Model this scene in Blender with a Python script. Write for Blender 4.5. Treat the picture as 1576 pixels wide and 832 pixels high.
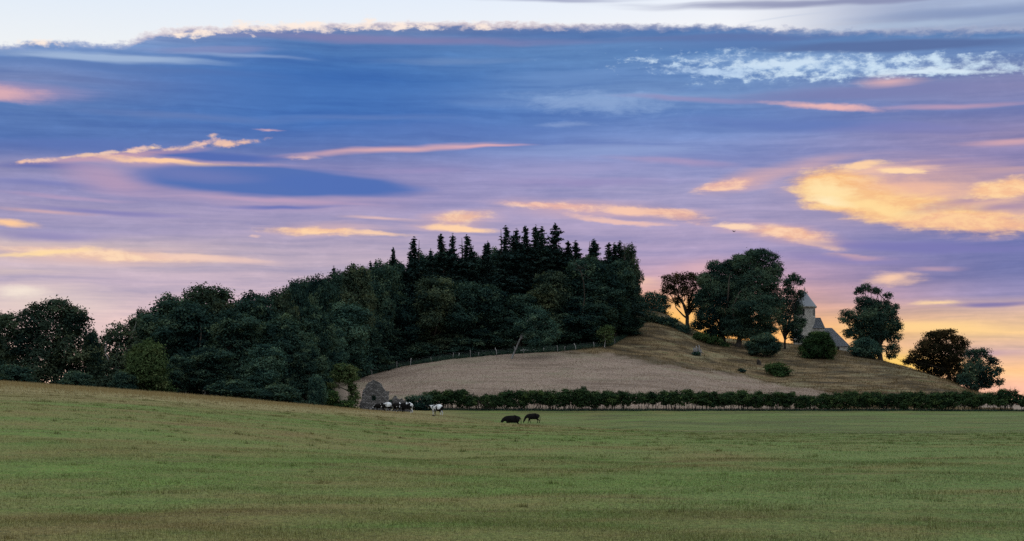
import bpy, bmesh, math, random
import numpy as np

for o in list(bpy.data.objects):
    bpy.data.objects.remove(o)
sc = bpy.context.scene
col = sc.collection

# ------------------------------------------------------------------ camera
F, CX, YH = 2400.0, 788.0, 628.0        # survey of the place: focal length in photo pixels, centre column, eye-level row
cam = bpy.data.cameras.new('camera')
cam.sensor_width = 36.0
cam.lens = 36.0 * F / 1576.0
cam.shift_y = (YH - 416.0) / 1576.0
cam.clip_start, cam.clip_end = 0.1, 30000.0
cam_o = bpy.data.objects.new('camera', cam)
cam_o.location = (0, 0, 0)
cam_o.rotation_euler = (math.radians(90), 0, 0)
col.objects.link(cam_o)
sc.camera = cam_o

# ------------------------------------------------------------------ view, sun
sc.cycles.use_denoising = False
sc.view_settings.view_transform = 'Standard'
sc.view_settings.look = 'None'
sc.view_settings.exposure = 0.0
sc.view_settings.gamma = 1.0
sc.view_settings.use_curve_mapping = False
SUN_AZ, SUN_EL = math.radians(13.0), math.radians(2.6)
sun = bpy.data.lights.new('sun', 'SUN')
sun.energy = 0.8
sun.angle = math.radians(6.0)
sun.color = (1.0, 0.62, 0.32)
sun_o = bpy.data.objects.new('sun', sun)
sun_o.rotation_euler = (math.radians(90) - SUN_EL, 0, math.pi - SUN_AZ)
col.objects.link(sun_o)


def lin(c):
    r = []
    for v in c:
        v = v / 255.0
        r.append(v / 12.92 if v <= 0.04045 else ((v + 0.055) / 1.055) ** 2.4)
    return (r[0], r[1], r[2], 1.0)


# ------------------------------------------------------------------ sky (world shader by direction: azimuth and elevation)
world = bpy.data.worlds.new('World')
sc.world = world
world.use_nodes = True
wt = world.node_tree
wt.nodes.clear()


class NT:
    def __init__(s, nt):
        s.nt = nt

    def n(s, t, **kw):
        nd = s.nt.nodes.new(t)
        for k, v in kw.items():
            setattr(nd, k, v)
        return nd

    def put(s, sock, v):
        if isinstance(v, bpy.types.NodeSocket):
            s.nt.links.new(v, sock)
        else:
            sock.default_value = v

    def math(s, op, a, b=0.0, c=0.0, clamp=False):
        nd = s.n('ShaderNodeMath', operation=op, use_clamp=clamp)
        s.put(nd.inputs[0], a)
        s.put(nd.inputs[1], b)
        s.put(nd.inputs[2], c)
        return nd.outputs[0]

    def vmath(s, op, a, b=None, c=None):
        nd = s.n('ShaderNodeVectorMath', operation=op)
        s.put(nd.inputs[0], a)
        if b is not None:
            s.put(nd.inputs[1], b)
        if c is not None:
            s.put(nd.inputs[2], c)
        return nd.outputs['Value'] if op in ('LENGTH', 'DOT_PRODUCT', 'DISTANCE') else nd.outputs['Vector']

    def comb(s, x, y, z=0.0):
        nd = s.n('ShaderNodeCombineXYZ')
        s.put(nd.inputs[0], x)
        s.put(nd.inputs[1], y)
        s.put(nd.inputs[2], z)
        return nd.outputs[0]

    def sep(s, v):
        nd = s.n('ShaderNodeSeparateXYZ')
        s.put(nd.inputs[0], v)
        return nd.outputs

    def step(s, v, a, b, lo=0.0, hi=1.0):
        nd = s.n('ShaderNodeMapRange', interpolation_type='SMOOTHSTEP')
        s.put(nd.inputs['Value'], v)
        nd.inputs['From Min'].default_value = a
        nd.inputs['From Max'].default_value = b
        nd.inputs['To Min'].default_value = lo
        nd.inputs['To Max'].default_value = hi
        return nd.outputs['Result']

    def noise(s, vec, scale=1.0, detail=4.0, rough=0.5, color=False, dist=0.0):
        nd = s.n('ShaderNodeTexNoise', noise_dimensions='3D')
        s.put(nd.inputs['Vector'], vec)
        nd.inputs['Scale'].default_value = scale
        nd.inputs['Detail'].default_value = detail
        nd.inputs['Roughness'].default_value = rough
        nd.inputs['Distortion'].default_value = dist
        return nd.outputs['Color' if color else 'Fac']

    def mix(s, fac, a, b, blend='MIX'):
        nd = s.n('ShaderNodeMix', data_type='RGBA', blend_type=blend)
        s.put(nd.inputs[0], fac)
        s.put(nd.inputs[6], a)
        s.put(nd.inputs[7], b)
        return nd.outputs[2]

    def ramp(s, fac, stops, interp='LINEAR'):
        nd = s.n('ShaderNodeValToRGB')
        cr = nd.color_ramp
        cr.interpolation = interp
        while len(cr.elements) > 1:
            cr.elements.remove(cr.elements[-1])
        cr.elements[0].position, cr.elements[0].color = stops[0]
        for p, c in stops[1:]:
            e = cr.elements.new(p)
            e.color = c
        s.put(nd.inputs[0], fac)
        return nd.outputs[0]


W = NT(wt)
tc = W.n('ShaderNodeTexCoord')
dx, dy, dz = W.sep(tc.outputs['Generated'])
azim = W.math('ARCTAN2', dx, dy)
hyp = W.math('SQRT', W.math('ADD', W.math('MULTIPLY', dx, dx), W.math('MULTIPLY', dy, dy)))
elev = W.math('ARCTAN2', dz, hyp)
SX = W.math('MULTIPLY_ADD', azim, F, CX)          # sky chart, 2400 units to the radian
SY = W.math('MULTIPLY_ADD', elev, -F, YH)
Q = W.comb(SX, SY)


def chart(px, py):
    t = (px - CX) / F
    return (CX + F * math.atan(t), YH - F * math.atan((YH - py) / F / math.sqrt(1 + t * t)))


w1 = W.noise(W.vmath('MULTIPLY', Q, (1 / 230., 1 / 55., 1)), 1.0, 3.0, 0.5, True)
w2 = W.noise(W.vmath('MULTIPLY', Q, (1 / 55., 1 / 17., 1)), 1.0, 4.0, 0.6, True)
wv1 = W.vmath('MULTIPLY', W.vmath('SUBTRACT', w1, (0.5, 0.5, 0.5)), (90, 22, 0))
wv2 = W.vmath('MULTIPLY', W.vmath('SUBTRACT', w2, (0.5, 0.5, 0.5)), (36, 13, 0))
QS = W.vmath('ADD', Q, wv1)                      # softly bent coordinates
QR = W.vmath('ADD', QS, wv2)                     # ragged
streak = W.noise(W.vmath('MULTIPLY', QS, (1 / 330., 1 / 17., 1)), 1.0, 6.0, 0.6)
wisp = W.noise(W.vmath('MULTIPLY', QS, (1 / 42., 1 / 15., 1)), 1.0, 7.0, 0.68)

streak_c = W.math('SUBTRACT', streak, 0.5)
wisp_c = W.math('SUBTRACT', wisp, 0.5)
rag_c = W.math('ADD', W.math('MULTIPLY', streak_c, 0.75), W.math('MULTIPLY', wisp_c, 0.65))

puff = W.noise(W.vmath('MULTIPLY', Q, (1 / 24., 1 / 12., 1)), 1.0, 6.0, 0.62)
puff_c = W.math('SUBTRACT', puff, 0.5)

cols = {
 0: [(60, (150, 165, 205)), (80, (146, 162, 202)), (95, (126, 156, 204)), (120, (96, 130, 186)), (150, (112, 130, 180)), (185, (84, 120, 180)),
     (232, (78, 112, 176)), (258, (108, 122, 178)), (275, (146, 142, 182)), (300, (136, 136, 184)), (330, (160, 150, 186)), (365, (152, 146, 186)),
     (385, (200, 180, 184)), (410, (198, 180, 190)), (440, (190, 172, 192)), (490, (224, 196, 194)), (628, (246, 205, 170))],
 520: [(40, (124, 134, 176)), (58, (104, 128, 176)), (80, (74, 118, 178)), (130, (52, 108, 180)), (200, (62, 110, 182)), (232, (88, 116, 180)), (250, (118, 128, 182)),
       (268, (142, 138, 186)), (312, (146, 140, 186)), (335, (160, 150, 188)), (400, (182, 166, 186)), (450, (198, 176, 192)), (520, (222, 182, 190)), (628, (246, 200, 160))],
 1050: [(40, (118, 134, 178)), (60, (82, 120, 176)), (95, (92, 134, 188)), (130, (90, 128, 184)), (155, (116, 150, 200)), (180, (88, 124, 186)), (215, (112, 138, 196)),
        (250, (134, 144, 196)), (290, (152, 150, 192)), (340, (166, 154, 190)), (390, (170, 154, 190)), (430, (200, 162, 178)), (465, (236, 176, 142)), (510, (255, 182, 92)), (628, (255, 186, 80))],
 1576: [(40, (128, 154, 198)), (60, (82, 118, 174)), (85, (94, 130, 182)), (115, (106, 136, 186)), (135, (102, 122, 172)), (160, (136, 136, 180)), (190, (112, 124, 178)), (225, (144, 134, 176)),
        (260, (138, 130, 176)), (300, (154, 138, 174)), (345, (154, 142, 176)), (375, (106, 114, 172)), (430, (114, 118, 170)), (460, (146, 138, 180)), (488, (208, 174, 160)),
        (515, (243, 198, 142)), (545, (212, 174, 166)), (572, (252, 196, 136)), (600, (240, 182, 156)), (628, (244, 186, 146))],
}
Y0, Y1 = 0.0, 640.0
qsy = W.sep(QS)[1]
fac_y = W.math('DIVIDE', W.math('SUBTRACT', qsy, Y0), Y1 - Y0, clamp=True)
sky = None
prev = None
for cx in (0, 520, 1050, 1576):
    r = W.ramp(fac_y, [((y - Y0) / (Y1 - Y0), lin(c)) for y, c in cols[cx]])
    sky = r if sky is None else W.mix(W.step(SX, chart(prev, 300)[0], chart(cx, 300)[0]), sky, r)
    prev = cx
# soft lighter and darker bands through the whole cloud deck
sky = W.mix(W.step(streak, 0.42, 0.75, 0.0, 0.8), sky, (1.26, 1.20, 1.14, 1), 'MULTIPLY')
sky = W.mix(W.step(streak, 0.56, 0.25, 0.0, 0.6), sky, (0.62, 0.72, 0.88, 1), 'MULTIPLY')
sky = W.mix(W.step(wisp, 0.45, 0.75, 0.0, 0.5), sky, (1.22, 1.20, 1.16, 1), 'MULTIPLY')
sky = W.mix(W.step(wisp, 0.5, 0.25, 0.0, 0.35), sky, (0.78, 0.82, 0.90, 1), 'MULTIPLY')


n_clouds = 0


def cloud(cx, cy, rx, ry, rot, rgb, a=1.0, core=0.25, k=0.5, ragged=False, field='streak', rgb2=None):
    """one cloud: an ellipse on the sky chart, its edge eaten by streaks (or wisps)"""
    global sky, QS, QR, n_clouds
    n_clouds += 1
    if n_clouds % 15 == 0:      # tie the next clouds to the sky so far, so that the shader is evaluated in this order
        QS = W.vmath('MULTIPLY_ADD', sky, (1e-9, 1e-9, 0), QS)
        QR = W.vmath('MULTIPLY_ADD', sky, (1e-9, 1e-9, 0), QR)
    if rgb[0] - rgb[2] > 60:                    # lit undersides: cream rather than orange
        rgb = (rgb[0], min(255, rgb[1] + 3), rgb[2] + 12)
    x, y = chart(cx, cy)
    mp = W.n('ShaderNodeMapping', vector_type='TEXTURE')
    W.put(mp.inputs['Vector'], QR if ragged else QS)
    mp.inputs['Location'].default_value = (x, y, 0)
    mp.inputs['Rotation'].default_value = (0, 0, math.radians(rot))
    mp.inputs['Scale'].default_value = (rx * 0.97, ry, 1)
    ln = W.vmath('LENGTH', mp.outputs[0])
    dn = W.math('MULTIPLY_ADD', {'wisp': wisp_c, 'puff': puff_c, 'rag': rag_c, 'streak': streak_c}['rag' if ragged and field == 'streak' else field], -k * 2.0, ln)
    m = W.step(dn, 1.0, core, 0.0, a)
    tone = lin(rgb)
    if rgb2:
        tone = W.mix(W.step(wisp, 0.40, 0.62), lin(rgb2), lin(rgb))
    sky = W.mix(m, sky, tone)


BLUE, LAV, OR, PK, CR = (74, 110, 182), (150, 140, 192), (252, 198, 142), (232, 178, 176), (255, 216, 158)
# --- high left and centre
cloud(170, 90, 230, 9, 0, (168, 190, 220), .75)
cloud(330, 78, 140, 9, -2, (140, 140, 185), .5)
cloud(620, 60, 420, 10, 0, (128, 126, 174), .8, .1, .5)
cloud(230, 108, 300, 9, 1, (86, 118, 178), .7, .1, .6)
cloud(380, 88, 160, 5, 1, (150, 172, 212), .6, .0, .7)
cloud(690, 92, 200, 7, -1, (108, 140, 190), .6, .0, .7)
cloud(240, 176, 260, 10, 2, (98, 122, 178), .6, .0, .7)
cloud(560, 182, 240, 9, -1, (92, 122, 184), .6, .0, .7)
cloud(0, 140, 170, 17, 0, (176, 150, 184), .7, .0, .5)
cloud(-20, 142, 110, 14, 0, (224, 174, 180), .9, .1, .5, True)
cloud(450, 135, 380, 45, 0, (64, 112, 182), .5, .1)
cloud(880, 120, 160, 18, 0, (104, 142, 198), .6, .1, .7)
cloud(920, 158, 170, 22, 3, (140, 168, 212), .75, .0, .9, True, 'wisp')
cloud(760, 160, 110, 9, 0, (104, 140, 198), .5, .0)
cloud(700, 200, 260, 16, 0, (84, 116, 184), .5)
# --- high right
cloud(1260, 95, 340, 24, 0, (128, 162, 208), .75, .0, .7)
cloud(1250, 104, 280, 28, 2, (152, 184, 222), .8, -.1, 1.3, False, 'puff')
cloud(1230, 102, 240, 20, 2, (206, 226, 244), .9, -.3, 2.2, False, 'puff')
cloud(1180, 114, 170, 10, 4, (208, 228, 244), .85, -.2, 2.0, False, 'puff')
cloud(1480, 102, 180, 16, 3, (204, 226, 244), .85, -.3, 2.0, False, 'puff')
cloud(1450, 112, 150, 6, 2, (214, 232, 246), .95, .2, 1.0, True, 'wisp')
cloud(1100, 112, 130, 10, 2, (180, 206, 236), .8, .1, 1.3, False, 'puff')
cloud(1380, 72, 300, 13, 2, (84, 108, 160), .9, .3, .6)
cloud(1120, 58, 260, 9, 1, (92, 114, 168), .8, .2, .6)
cloud(1120, 70, 180, 14, 0, (84, 118, 176), .6, .1)
cloud(1330, 142, 330, 15, 0, (118, 124, 176), .8, .2)
cloud(1370, 126, 80, 12, 0, (224, 178, 182), .85, .0, .4)
cloud(1080, 152, 180, 7, 3, (150, 140, 186), .6, .1)
cloud(1270, 163, 130, 7, 6, (236, 180, 168), .95, .0, .5, True)
cloud(1470, 162, 150, 6, 0, (196, 158, 182), .7, .0)
cloud(1230, 190, 260, 15, 3, (94, 120, 186), .75, .1)
cloud(1400, 196, 190, 14, 2, (122, 124, 182), .6, .1)
cloud(1560, 216, 110, 9, 0, (216, 168, 176), .8, .0)
cloud(960, 232, 260, 20, 1, (138, 158, 208), .7, .0, .6)
cloud(880, 262, 200, 10, -2, (160, 156, 202), .6, .0, .6)
cloud(870, 190, 60, 6, 0, (150, 172, 214), .4, .0, .8, True, 'wisp')
# --- left middle: the lens-shaped cloud with its lit rims
cloud(120, 225, 210, 18, 0, (84, 112, 180), .75, .1)
cloud(600, 232, 260, 8, -4, (224, 174, 178), .9, .0, .35)
cloud(760, 224, 110, 4, -3, (236, 176, 178), .7, .0, .35)
cloud(330, 241, 190, 10, 0, (76, 104, 178), .95, .3, .35)
cloud(60, 256, 100, 8, 0, (92, 104, 172), .8, .2)
cloud(180, 242, 190, 7, -7, (206, 160, 172), .7, .0, .6)
cloud(38, 250, 16, 4.2, -9, (248, 196, 158), 0.90, .0, 1.3, False, 'puff')
cloud(66, 248, 29, 5.1, -9, (248, 201, 167), 0.80, .0, 1.3, False, 'puff')
cloud(100, 244, 27, 3.4, -9, (248, 206, 164), 0.75, .0, 1.3, False, 'puff')
cloud(133, 241, 29, 4.2, -9, (248, 206, 158), 0.78, .0, 1.3, False, 'puff')
cloud(166, 238, 32, 4.2, -9, (248, 206, 167), 0.80, .0, 1.3, False, 'puff')
cloud(198, 236, 27, 3.4, -9, (248, 201, 158), 0.90, .0, 1.3, False, 'puff')
cloud(222, 231, 29, 5.1, -9, (248, 201, 170), 0.85, .0, 1.3, False, 'puff')
cloud(244, 229, 16, 5.1, -9, (248, 206, 161), 0.95, .0, 1.3, False, 'puff')
cloud(270, 231, 25, 4.2, -9, (248, 201, 164), 0.75, .0, 1.3, False, 'puff')
cloud(300, 227, 29, 4.2, -9, (248, 201, 164), 0.75, .0, 1.3, False, 'puff')
cloud(326, 221, 25, 6.8, -9, (248, 196, 167), 0.80, .0, 1.3, False, 'puff')
cloud(353, 222, 34, 6.0, -9, (248, 196, 158), 0.78, .0, 1.3, False, 'puff')
cloud(383, 220, 39, 5.1, -9, (248, 196, 158), 0.78, .0, 1.3, False, 'puff')
cloud(330, 212, 13, 5.1, -9, (248, 201, 164), 0.75, .0, 1.3, False, 'puff')
cloud(420, 200, 30, 3, 0, (224, 178, 184), .8, .0, .5, True)
cloud(300, 254, 220, 12, 1, (206, 166, 178), .8, .1, .35)
cloud(270, 251, 165, 5, 1, (252, 200, 150), 1., .3, .4, True)
cloud(470, 244, 40, 4, -3, (232, 184, 170), .8, .0, .5, True)
cloud(180, 275, 130, 26, 8, (186, 154, 184), .7, .0, .4)
cloud(420, 300, 300, 30, 2, (186, 158, 186), .6, .1, .3)
cloud(430, 280, 255, 27, 2, (78, 110, 180), 1., .66, .12)
cloud(300, 268, 150, 14, 3, (112, 122, 182), .7, .1, .3)
cloud(560, 272, 130, 7, 5, (150, 142, 188), .5, .0, .3)
cloud(520, 286, 150, 20, 2, (74, 108, 182), .8, .3, .18)
cloud(450, 310, 200, 5, 3, (190, 158, 190), .7, .0)
cloud(430, 318, 140, 5, 0, (98, 112, 182), .9, .0, .3)
cloud(60, 280, 130, 6, 0, (112, 120, 182), .6, .0)
cloud(100, 300, 150, 5, 2, (190, 158, 190), .5, .0)
cloud(160, 324, 170, 7, 3, (122, 120, 182), .75, .0)
cloud(60, 322, 110, 4, 2, (226, 178, 174), .6, .0)
cloud(20, 341, 55, 9, 3, OR, 1., .1, .45, True)
cloud(70, 362, 130, 10, 0, (134, 130, 186), .7, .0)
cloud(150, 392, 300, 20, 1, (222, 186, 180), .8, .1, .4)
cloud(170, 390, 230, 11, 2, (252, 212, 168), 1., .2, .45, True, 'streak', (238, 196, 170))
cloud(60, 388, 120, 7, -6, (255, 216, 150), .9, .1, .4, True)
cloud(300, 396, 150, 9, 4, (240, 198, 176), .7, .0)
cloud(30, 418, 120, 9, 0, (226, 200, 190), .5, .0)
cloud(60, 460, 190, 38, 0, (228, 206, 198), .85, .0, .35)
cloud(30, 448, 80, 12, 0, (246, 230, 214), .9, .0, .5, True)
cloud(130, 500, 200, 24, 0, (232, 200, 196), .7, .0, .4)
cloud(505, 354, 140, 16, 1, (214, 178, 182), .7, .1, .5)
cloud(490, 356, 105, 8, 2, (254, 208, 154), 1., .35, .6, True, 'streak', (240, 190, 158))
cloud(575, 360, 70, 5, 2, (250, 204, 160), .9, .2, .6, True)
cloud(392, 364, 14, 3, 0, (240, 196, 176), .6, .0, 1.2, False, 'puff')
cloud(590, 338, 90, 4, 2, (238, 192, 172), .7, .0)
cloud(705, 340, 90, 22, -6, (216, 176, 178), .8, .1, .5)
cloud(712, 336, 52, 12, -8, (250, 206, 162), 1., .3, .8, True, 'streak', (232, 182, 160))
cloud(705, 350, 72, 7, 2, (254, 206, 154), 1., .3, .7, True)
cloud(660, 262, 130, 7, -2, (160, 146, 194), .5, .0)
# --- centre
cloud(930, 322, 230, 20, 3, (208, 170, 180), .75, .05, .5)
cloud(860, 318, 110, 7, 3, (248, 200, 166), 1., .3, .7, True, 'streak', (228, 176, 166))
cloud(985, 322, 90, 8, 3, (246, 194, 160), 1., .3, .7, True)
cloud(1040, 328, 70, 14, 8, (244, 192, 156), .95, .2, .7, True, 'streak', (224, 172, 160))
cloud(940, 338, 90, 6, 6, (240, 190, 166), .85, .2, .7, True)
cloud(900, 280, 220, 12, 0, (164, 146, 194), .5, .0)
cloud(1040, 250, 150, 8, 4, (186, 154, 188), .5, .0)
cloud(1150, 276, 95, 24, -10, (204, 166, 176), .8, .1, .5)
cloud(1125, 282, 58, 13, -10, (248, 198, 160), 1., .35, .7, True, 'streak', (226, 176, 166))
cloud(1240, 255, 120, 20, -8, (214, 172, 176), .6, .0, .4)
# --- right: the big lit cloud
cloud(1440, 296, 270, 66, 5, (206, 164, 164), .8, .1, .4)
cloud(1470, 318, 200, 48, 6, (244, 190, 148), .9, .1, .5, True)
cloud(1350, 264, 110, 15, -4, (236, 186, 156), .95, .1, .7, True)
cloud(1310, 296, 92, 42, 14, (254, 204, 134), 1., .55, .45, True, 'streak', (246, 186, 126))
cloud(1400, 322, 170, 32, 8, (255, 206, 132), 1., .5, .45, True, 'streak', (246, 190, 134))
cloud(1490, 343, 170, 18, 4, (253, 202, 140), 1., .4, .45, True, 'streak', (242, 184, 146))
cloud(1285, 296, 56, 24, 12, (255, 224, 156), .95, .1, .5, True)
cloud(1292, 308, 44, 10, 14, (255, 240, 190), .95, .0, .6, True)
cloud(1345, 318, 100, 15, 14, (255, 216, 140), .9, .1, .5, True)
cloud(1390, 288, 90, 18, 6, (238, 180, 146), .75, .0, .6, True)
cloud(1335, 256, 42, 8, -8, (254, 206, 150), .95, .3, .7, True)
cloud(1388, 264, 34, 6, 4, (255, 212, 156), 1., .4, .7, True)
cloud(1440, 250, 110, 6, 0, (150, 134, 176), .8, .0)
cloud(1500, 304, 130, 16, -10, (176, 144, 168), .9, .1, .45)
cloud(1545, 318, 90, 12, 0, (166, 140, 170), .85, .0, .45)
cloud(1536, 289, 80, 17, -6, (255, 208, 146), 1., .5, .45, True, 'streak', (246, 190, 146))
cloud(1560, 262, 90, 7, 0, (206, 166, 170), .7, .0)
cloud(1215, 360, 140, 20, 8, (210, 170, 176), .8, .1, .5)
cloud(1225, 360, 92, 13, 8, (252, 204, 160), 1., .35, .6, True, 'streak', (236, 180, 154))
cloud(1270, 374, 60, 9, 10, (246, 196, 158), .95, .2, .6, True)
cloud(1140, 347, 48, 6, 6, (252, 210, 170), 1., .3, .6, True)
cloud(1330, 394, 60, 8, 4, (214, 170, 172), .8, .1, .6, True)
cloud(1420, 378, 240, 13, 3, (120, 118, 180), .85, .1, .4)
cloud(1300, 398, 180, 12, 4, (134, 126, 184), .6, .0, .4)
# --- low right
cloud(1370, 428, 62, 13, 0, (250, 200, 158), .95, .05, .55, True)
cloud(1440, 412, 70, 5, 0, (206, 166, 180), .6, .0)
cloud(1435, 466, 46, 6, 2, (255, 212, 150), .9, .0, .5, True)
cloud(1520, 470, 90, 7, 0, (112, 108, 170), .8, .1, .4)
cloud(1440, 505, 190, 14, 2, (255, 208, 128), .9, .0, .4)
cloud(1510, 545, 90, 8, 0, (190, 156, 172), .7, .0, .4)
cloud(1380, 560, 130, 34, 0, (255, 204, 84), .95, .0, .3)
cloud(1040, 490, 90, 40, 0, (255, 190, 84), .95, .0, .3)
cloud(970, 435, 70, 13, 0, (250, 196, 156), .8, .0, .4)
cloud(1090, 412, 90, 22, 0, (226, 176, 178), .5, .0, .4)
# --- clear pale sky above the deck, with the fluffy lit rim of its top edge
edge_pts = [(-400, 80), (0, 74), (90, 68), (180, 72), (215, 60), (270, 52), (330, 49), (480, 45), (700, 40), (900, 43), (1100, 44), (1250, 50), (1400, 52), (1700, 50)]
nd_edge = W.n('ShaderNodeFloatCurve')
cv = nd_edge.mapping.curves[0]
ep = [((chart(x, 50)[0] + 400) / 2100, y / 100.) for x, y in edge_pts]
cv.points[0].location, cv.points[1].location = ep[0], ep[-1]
for p in ep[1:-1]:
    cv.points.new(*p)
nd_edge.mapping.update()
W.put(nd_edge.inputs['Value'], W.math('DIVIDE', W.math('ADD', SX, 400.0), 2100.0, clamp=True))
edge = nd_edge.outputs[0]
# chart rows curve slightly away from the middle column: bring the edge back to rows
SYr = W.math('MULTIPLY_ADD', W.math('MULTIPLY', W.math('SUBTRACT', SX, CX), W.math('SUBTRACT', SX, CX)), -0.000042, SY)
above = W.math('SUBTRACT', W.math('MULTIPLY_ADD', edge, 100.0, 10.0), SYr)      # > 0 above the deck
above = W.math('ADD', above, W.math('MULTIPLY', W.math('SUBTRACT', puff, 0.5), 26.0))
rimx = W.math('MULTIPLY', W.step(SX, chart(150, 50)[0], chart(270, 50)[0]), W.step(SX, chart(1100, 50)[0], chart(700, 50)[0]))
rim = W.math('MULTIPLY', W.math('MULTIPLY', W.step(above, -7.0, 0.0), W.step(above, 9.0, 2.0)), W.step(rimx, 0.0, 1.0, 0.25, 1.0))
clear_r = W.step(SX, chart(1100, 30)[0], chart(1420, 30)[0], 1.0, 0.25)
nish = W.n('ShaderNodeTexSky', sky_type='NISHITA', sun_disc=False, sun_elevation=SUN_EL, sun_rotation=SUN_AZ, altitude=100.0)
clear = W.ramp(W.math('DIVIDE', SY, 100.0, clamp=True), [(0, lin((214, 228, 246))), (1, lin((232, 236, 240)))])
clear = W.mix(0.02, clear, nish.outputs[0], 'ADD')
sky = W.mix(W.math('MULTIPLY', W.step(above, -2.0, 7.0), clear_r), sky, clear)
sky = W.mix(W.math('MULTIPLY', rim, 0.5), sky, lin((250, 228, 220)))
for x, y, rx, ry in ((60, 68, 26, 5), (288, 48, 22, 9), (300, 51, 34, 5), (372, 43, 22, 8), (398, 46, 26, 6), (446, 43, 30, 7), (490, 42, 26, 7), (530, 42, 30, 5), (568, 38, 16, 7), (624, 40, 30, 5), (660, 41, 24, 4), (746, 39, 14, 5)):
    cloud(x, y - 1, rx * 1.3, ry * 1.35, 0, (255, 236, 222), .9, -.1, 1.9, False, 'puff')
# thin grey cloud along the very top, heavier to the right
cloud(1250, 4, 420, 9, 1, (132, 138, 176), .85, .1, .45)
cloud(860, 0, 170, 6, 0, (150, 156, 190), .8, .0, .4)
cloud(1500, 22, 220, 11, 1, (128, 148, 190), .7, .0, .5)
cloud(1230, 24, 110, 2.5, -5, (196, 206, 226), .5, .0, .4)
cloud(1420, 38, 220, 9, 0, (176, 196, 222), .6, .0, .5)
# the rest of the dome: pale open sky overhead, soft deck behind the camera
dome = W.mix(0.06, (0.95, 1.08, 1.24, 1), nish.outputs[0], 'ADD')
back = W.ramp(W.math('DIVIDE', elev, 1.5708, clamp=True), [(0.0, (0.38, 0.38, 0.46, 1)), (0.15, (0.50, 0.55, 0.68, 1)), (0.45, (0.95, 1.05, 1.2, 1)), (1.0, (1.35, 1.48, 1.65, 1))])
dn_ = W.noise(tc.outputs['Generated'], 3.0, 3.0, 0.55)
dome = W.mix(W.step(dn_, 0.4, 0.65, 0.0, 0.35), dome, (0.62, 0.70, 0.86, 1))
absaz = W.math('ABSOLUTE', azim)
dome = W.mix(W.step(absaz, 0.7, 1.6), dome, back)
dome = W.mix(W.step(elev, 0.0, -0.03), dome, (0.10, 0.11, 0.07, 1))
near_w = W.math('MULTIPLY', W.step(absaz, 0.75, 0.5), W.step(SY, -420.0, -40.0))
hs = W.n('ShaderNodeHueSaturation')
hs.inputs['Saturation'].default_value = 0.96
W.put(hs.inputs['Color'], sky)
bg = W.n('ShaderNodeBackground')
W.put(bg.inputs['Color'], hs.outputs[0])
bgd = W.n('ShaderNodeBackground')
W.put(bgd.inputs['Color'], dome)
ms = W.n('ShaderNodeMixShader')
W.put(ms.inputs[0], near_w)
wt.links.new(bgd.outputs[0], ms.inputs[1])
wt.links.new(bg.outputs[0], ms.inputs[2])
wo = W.n('ShaderNodeOutputWorld')
wt.links.new(ms.outputs[0], wo.inputs[0])
world.cycles.sampling_method = 'MANUAL'
world.cycles.sample_map_resolution = 1024


# ------------------------------------------------------------------ lie of the land
def pchip(xk, yk, x):
    xk, yk = np.asarray(xk, float), np.asarray(yk, float)
    h = np.diff(xk)
    dl = np.diff(yk) / h
    m = np.zeros(len(xk))
    for i in range(1, len(xk) - 1):
        if dl[i - 1] * dl[i] > 0:
            w1_, w2_ = 2 * h[i] + h[i - 1], h[i] + 2 * h[i - 1]
            m[i] = (w1_ + w2_) / (w1_ / dl[i - 1] + w2_ / dl[i])
    m[0], m[-1] = dl[0], dl[-1]
    x = np.clip(x, xk[0], xk[-1])
    i = np.clip(np.searchsorted(xk, x) - 1, 0, len(xk) - 2)
    t = (x - xk[i]) / h[i]
    return ((2 * t ** 3 - 3 * t ** 2 + 1) * yk[i] + (t ** 3 - 2 * t ** 2 + t) * h[i] * m[i]
            + (-2 * t ** 3 + 3 * t ** 2) * yk[i + 1] + (t ** 3 - t ** 2) * h[i] * m[i + 1])


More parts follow.
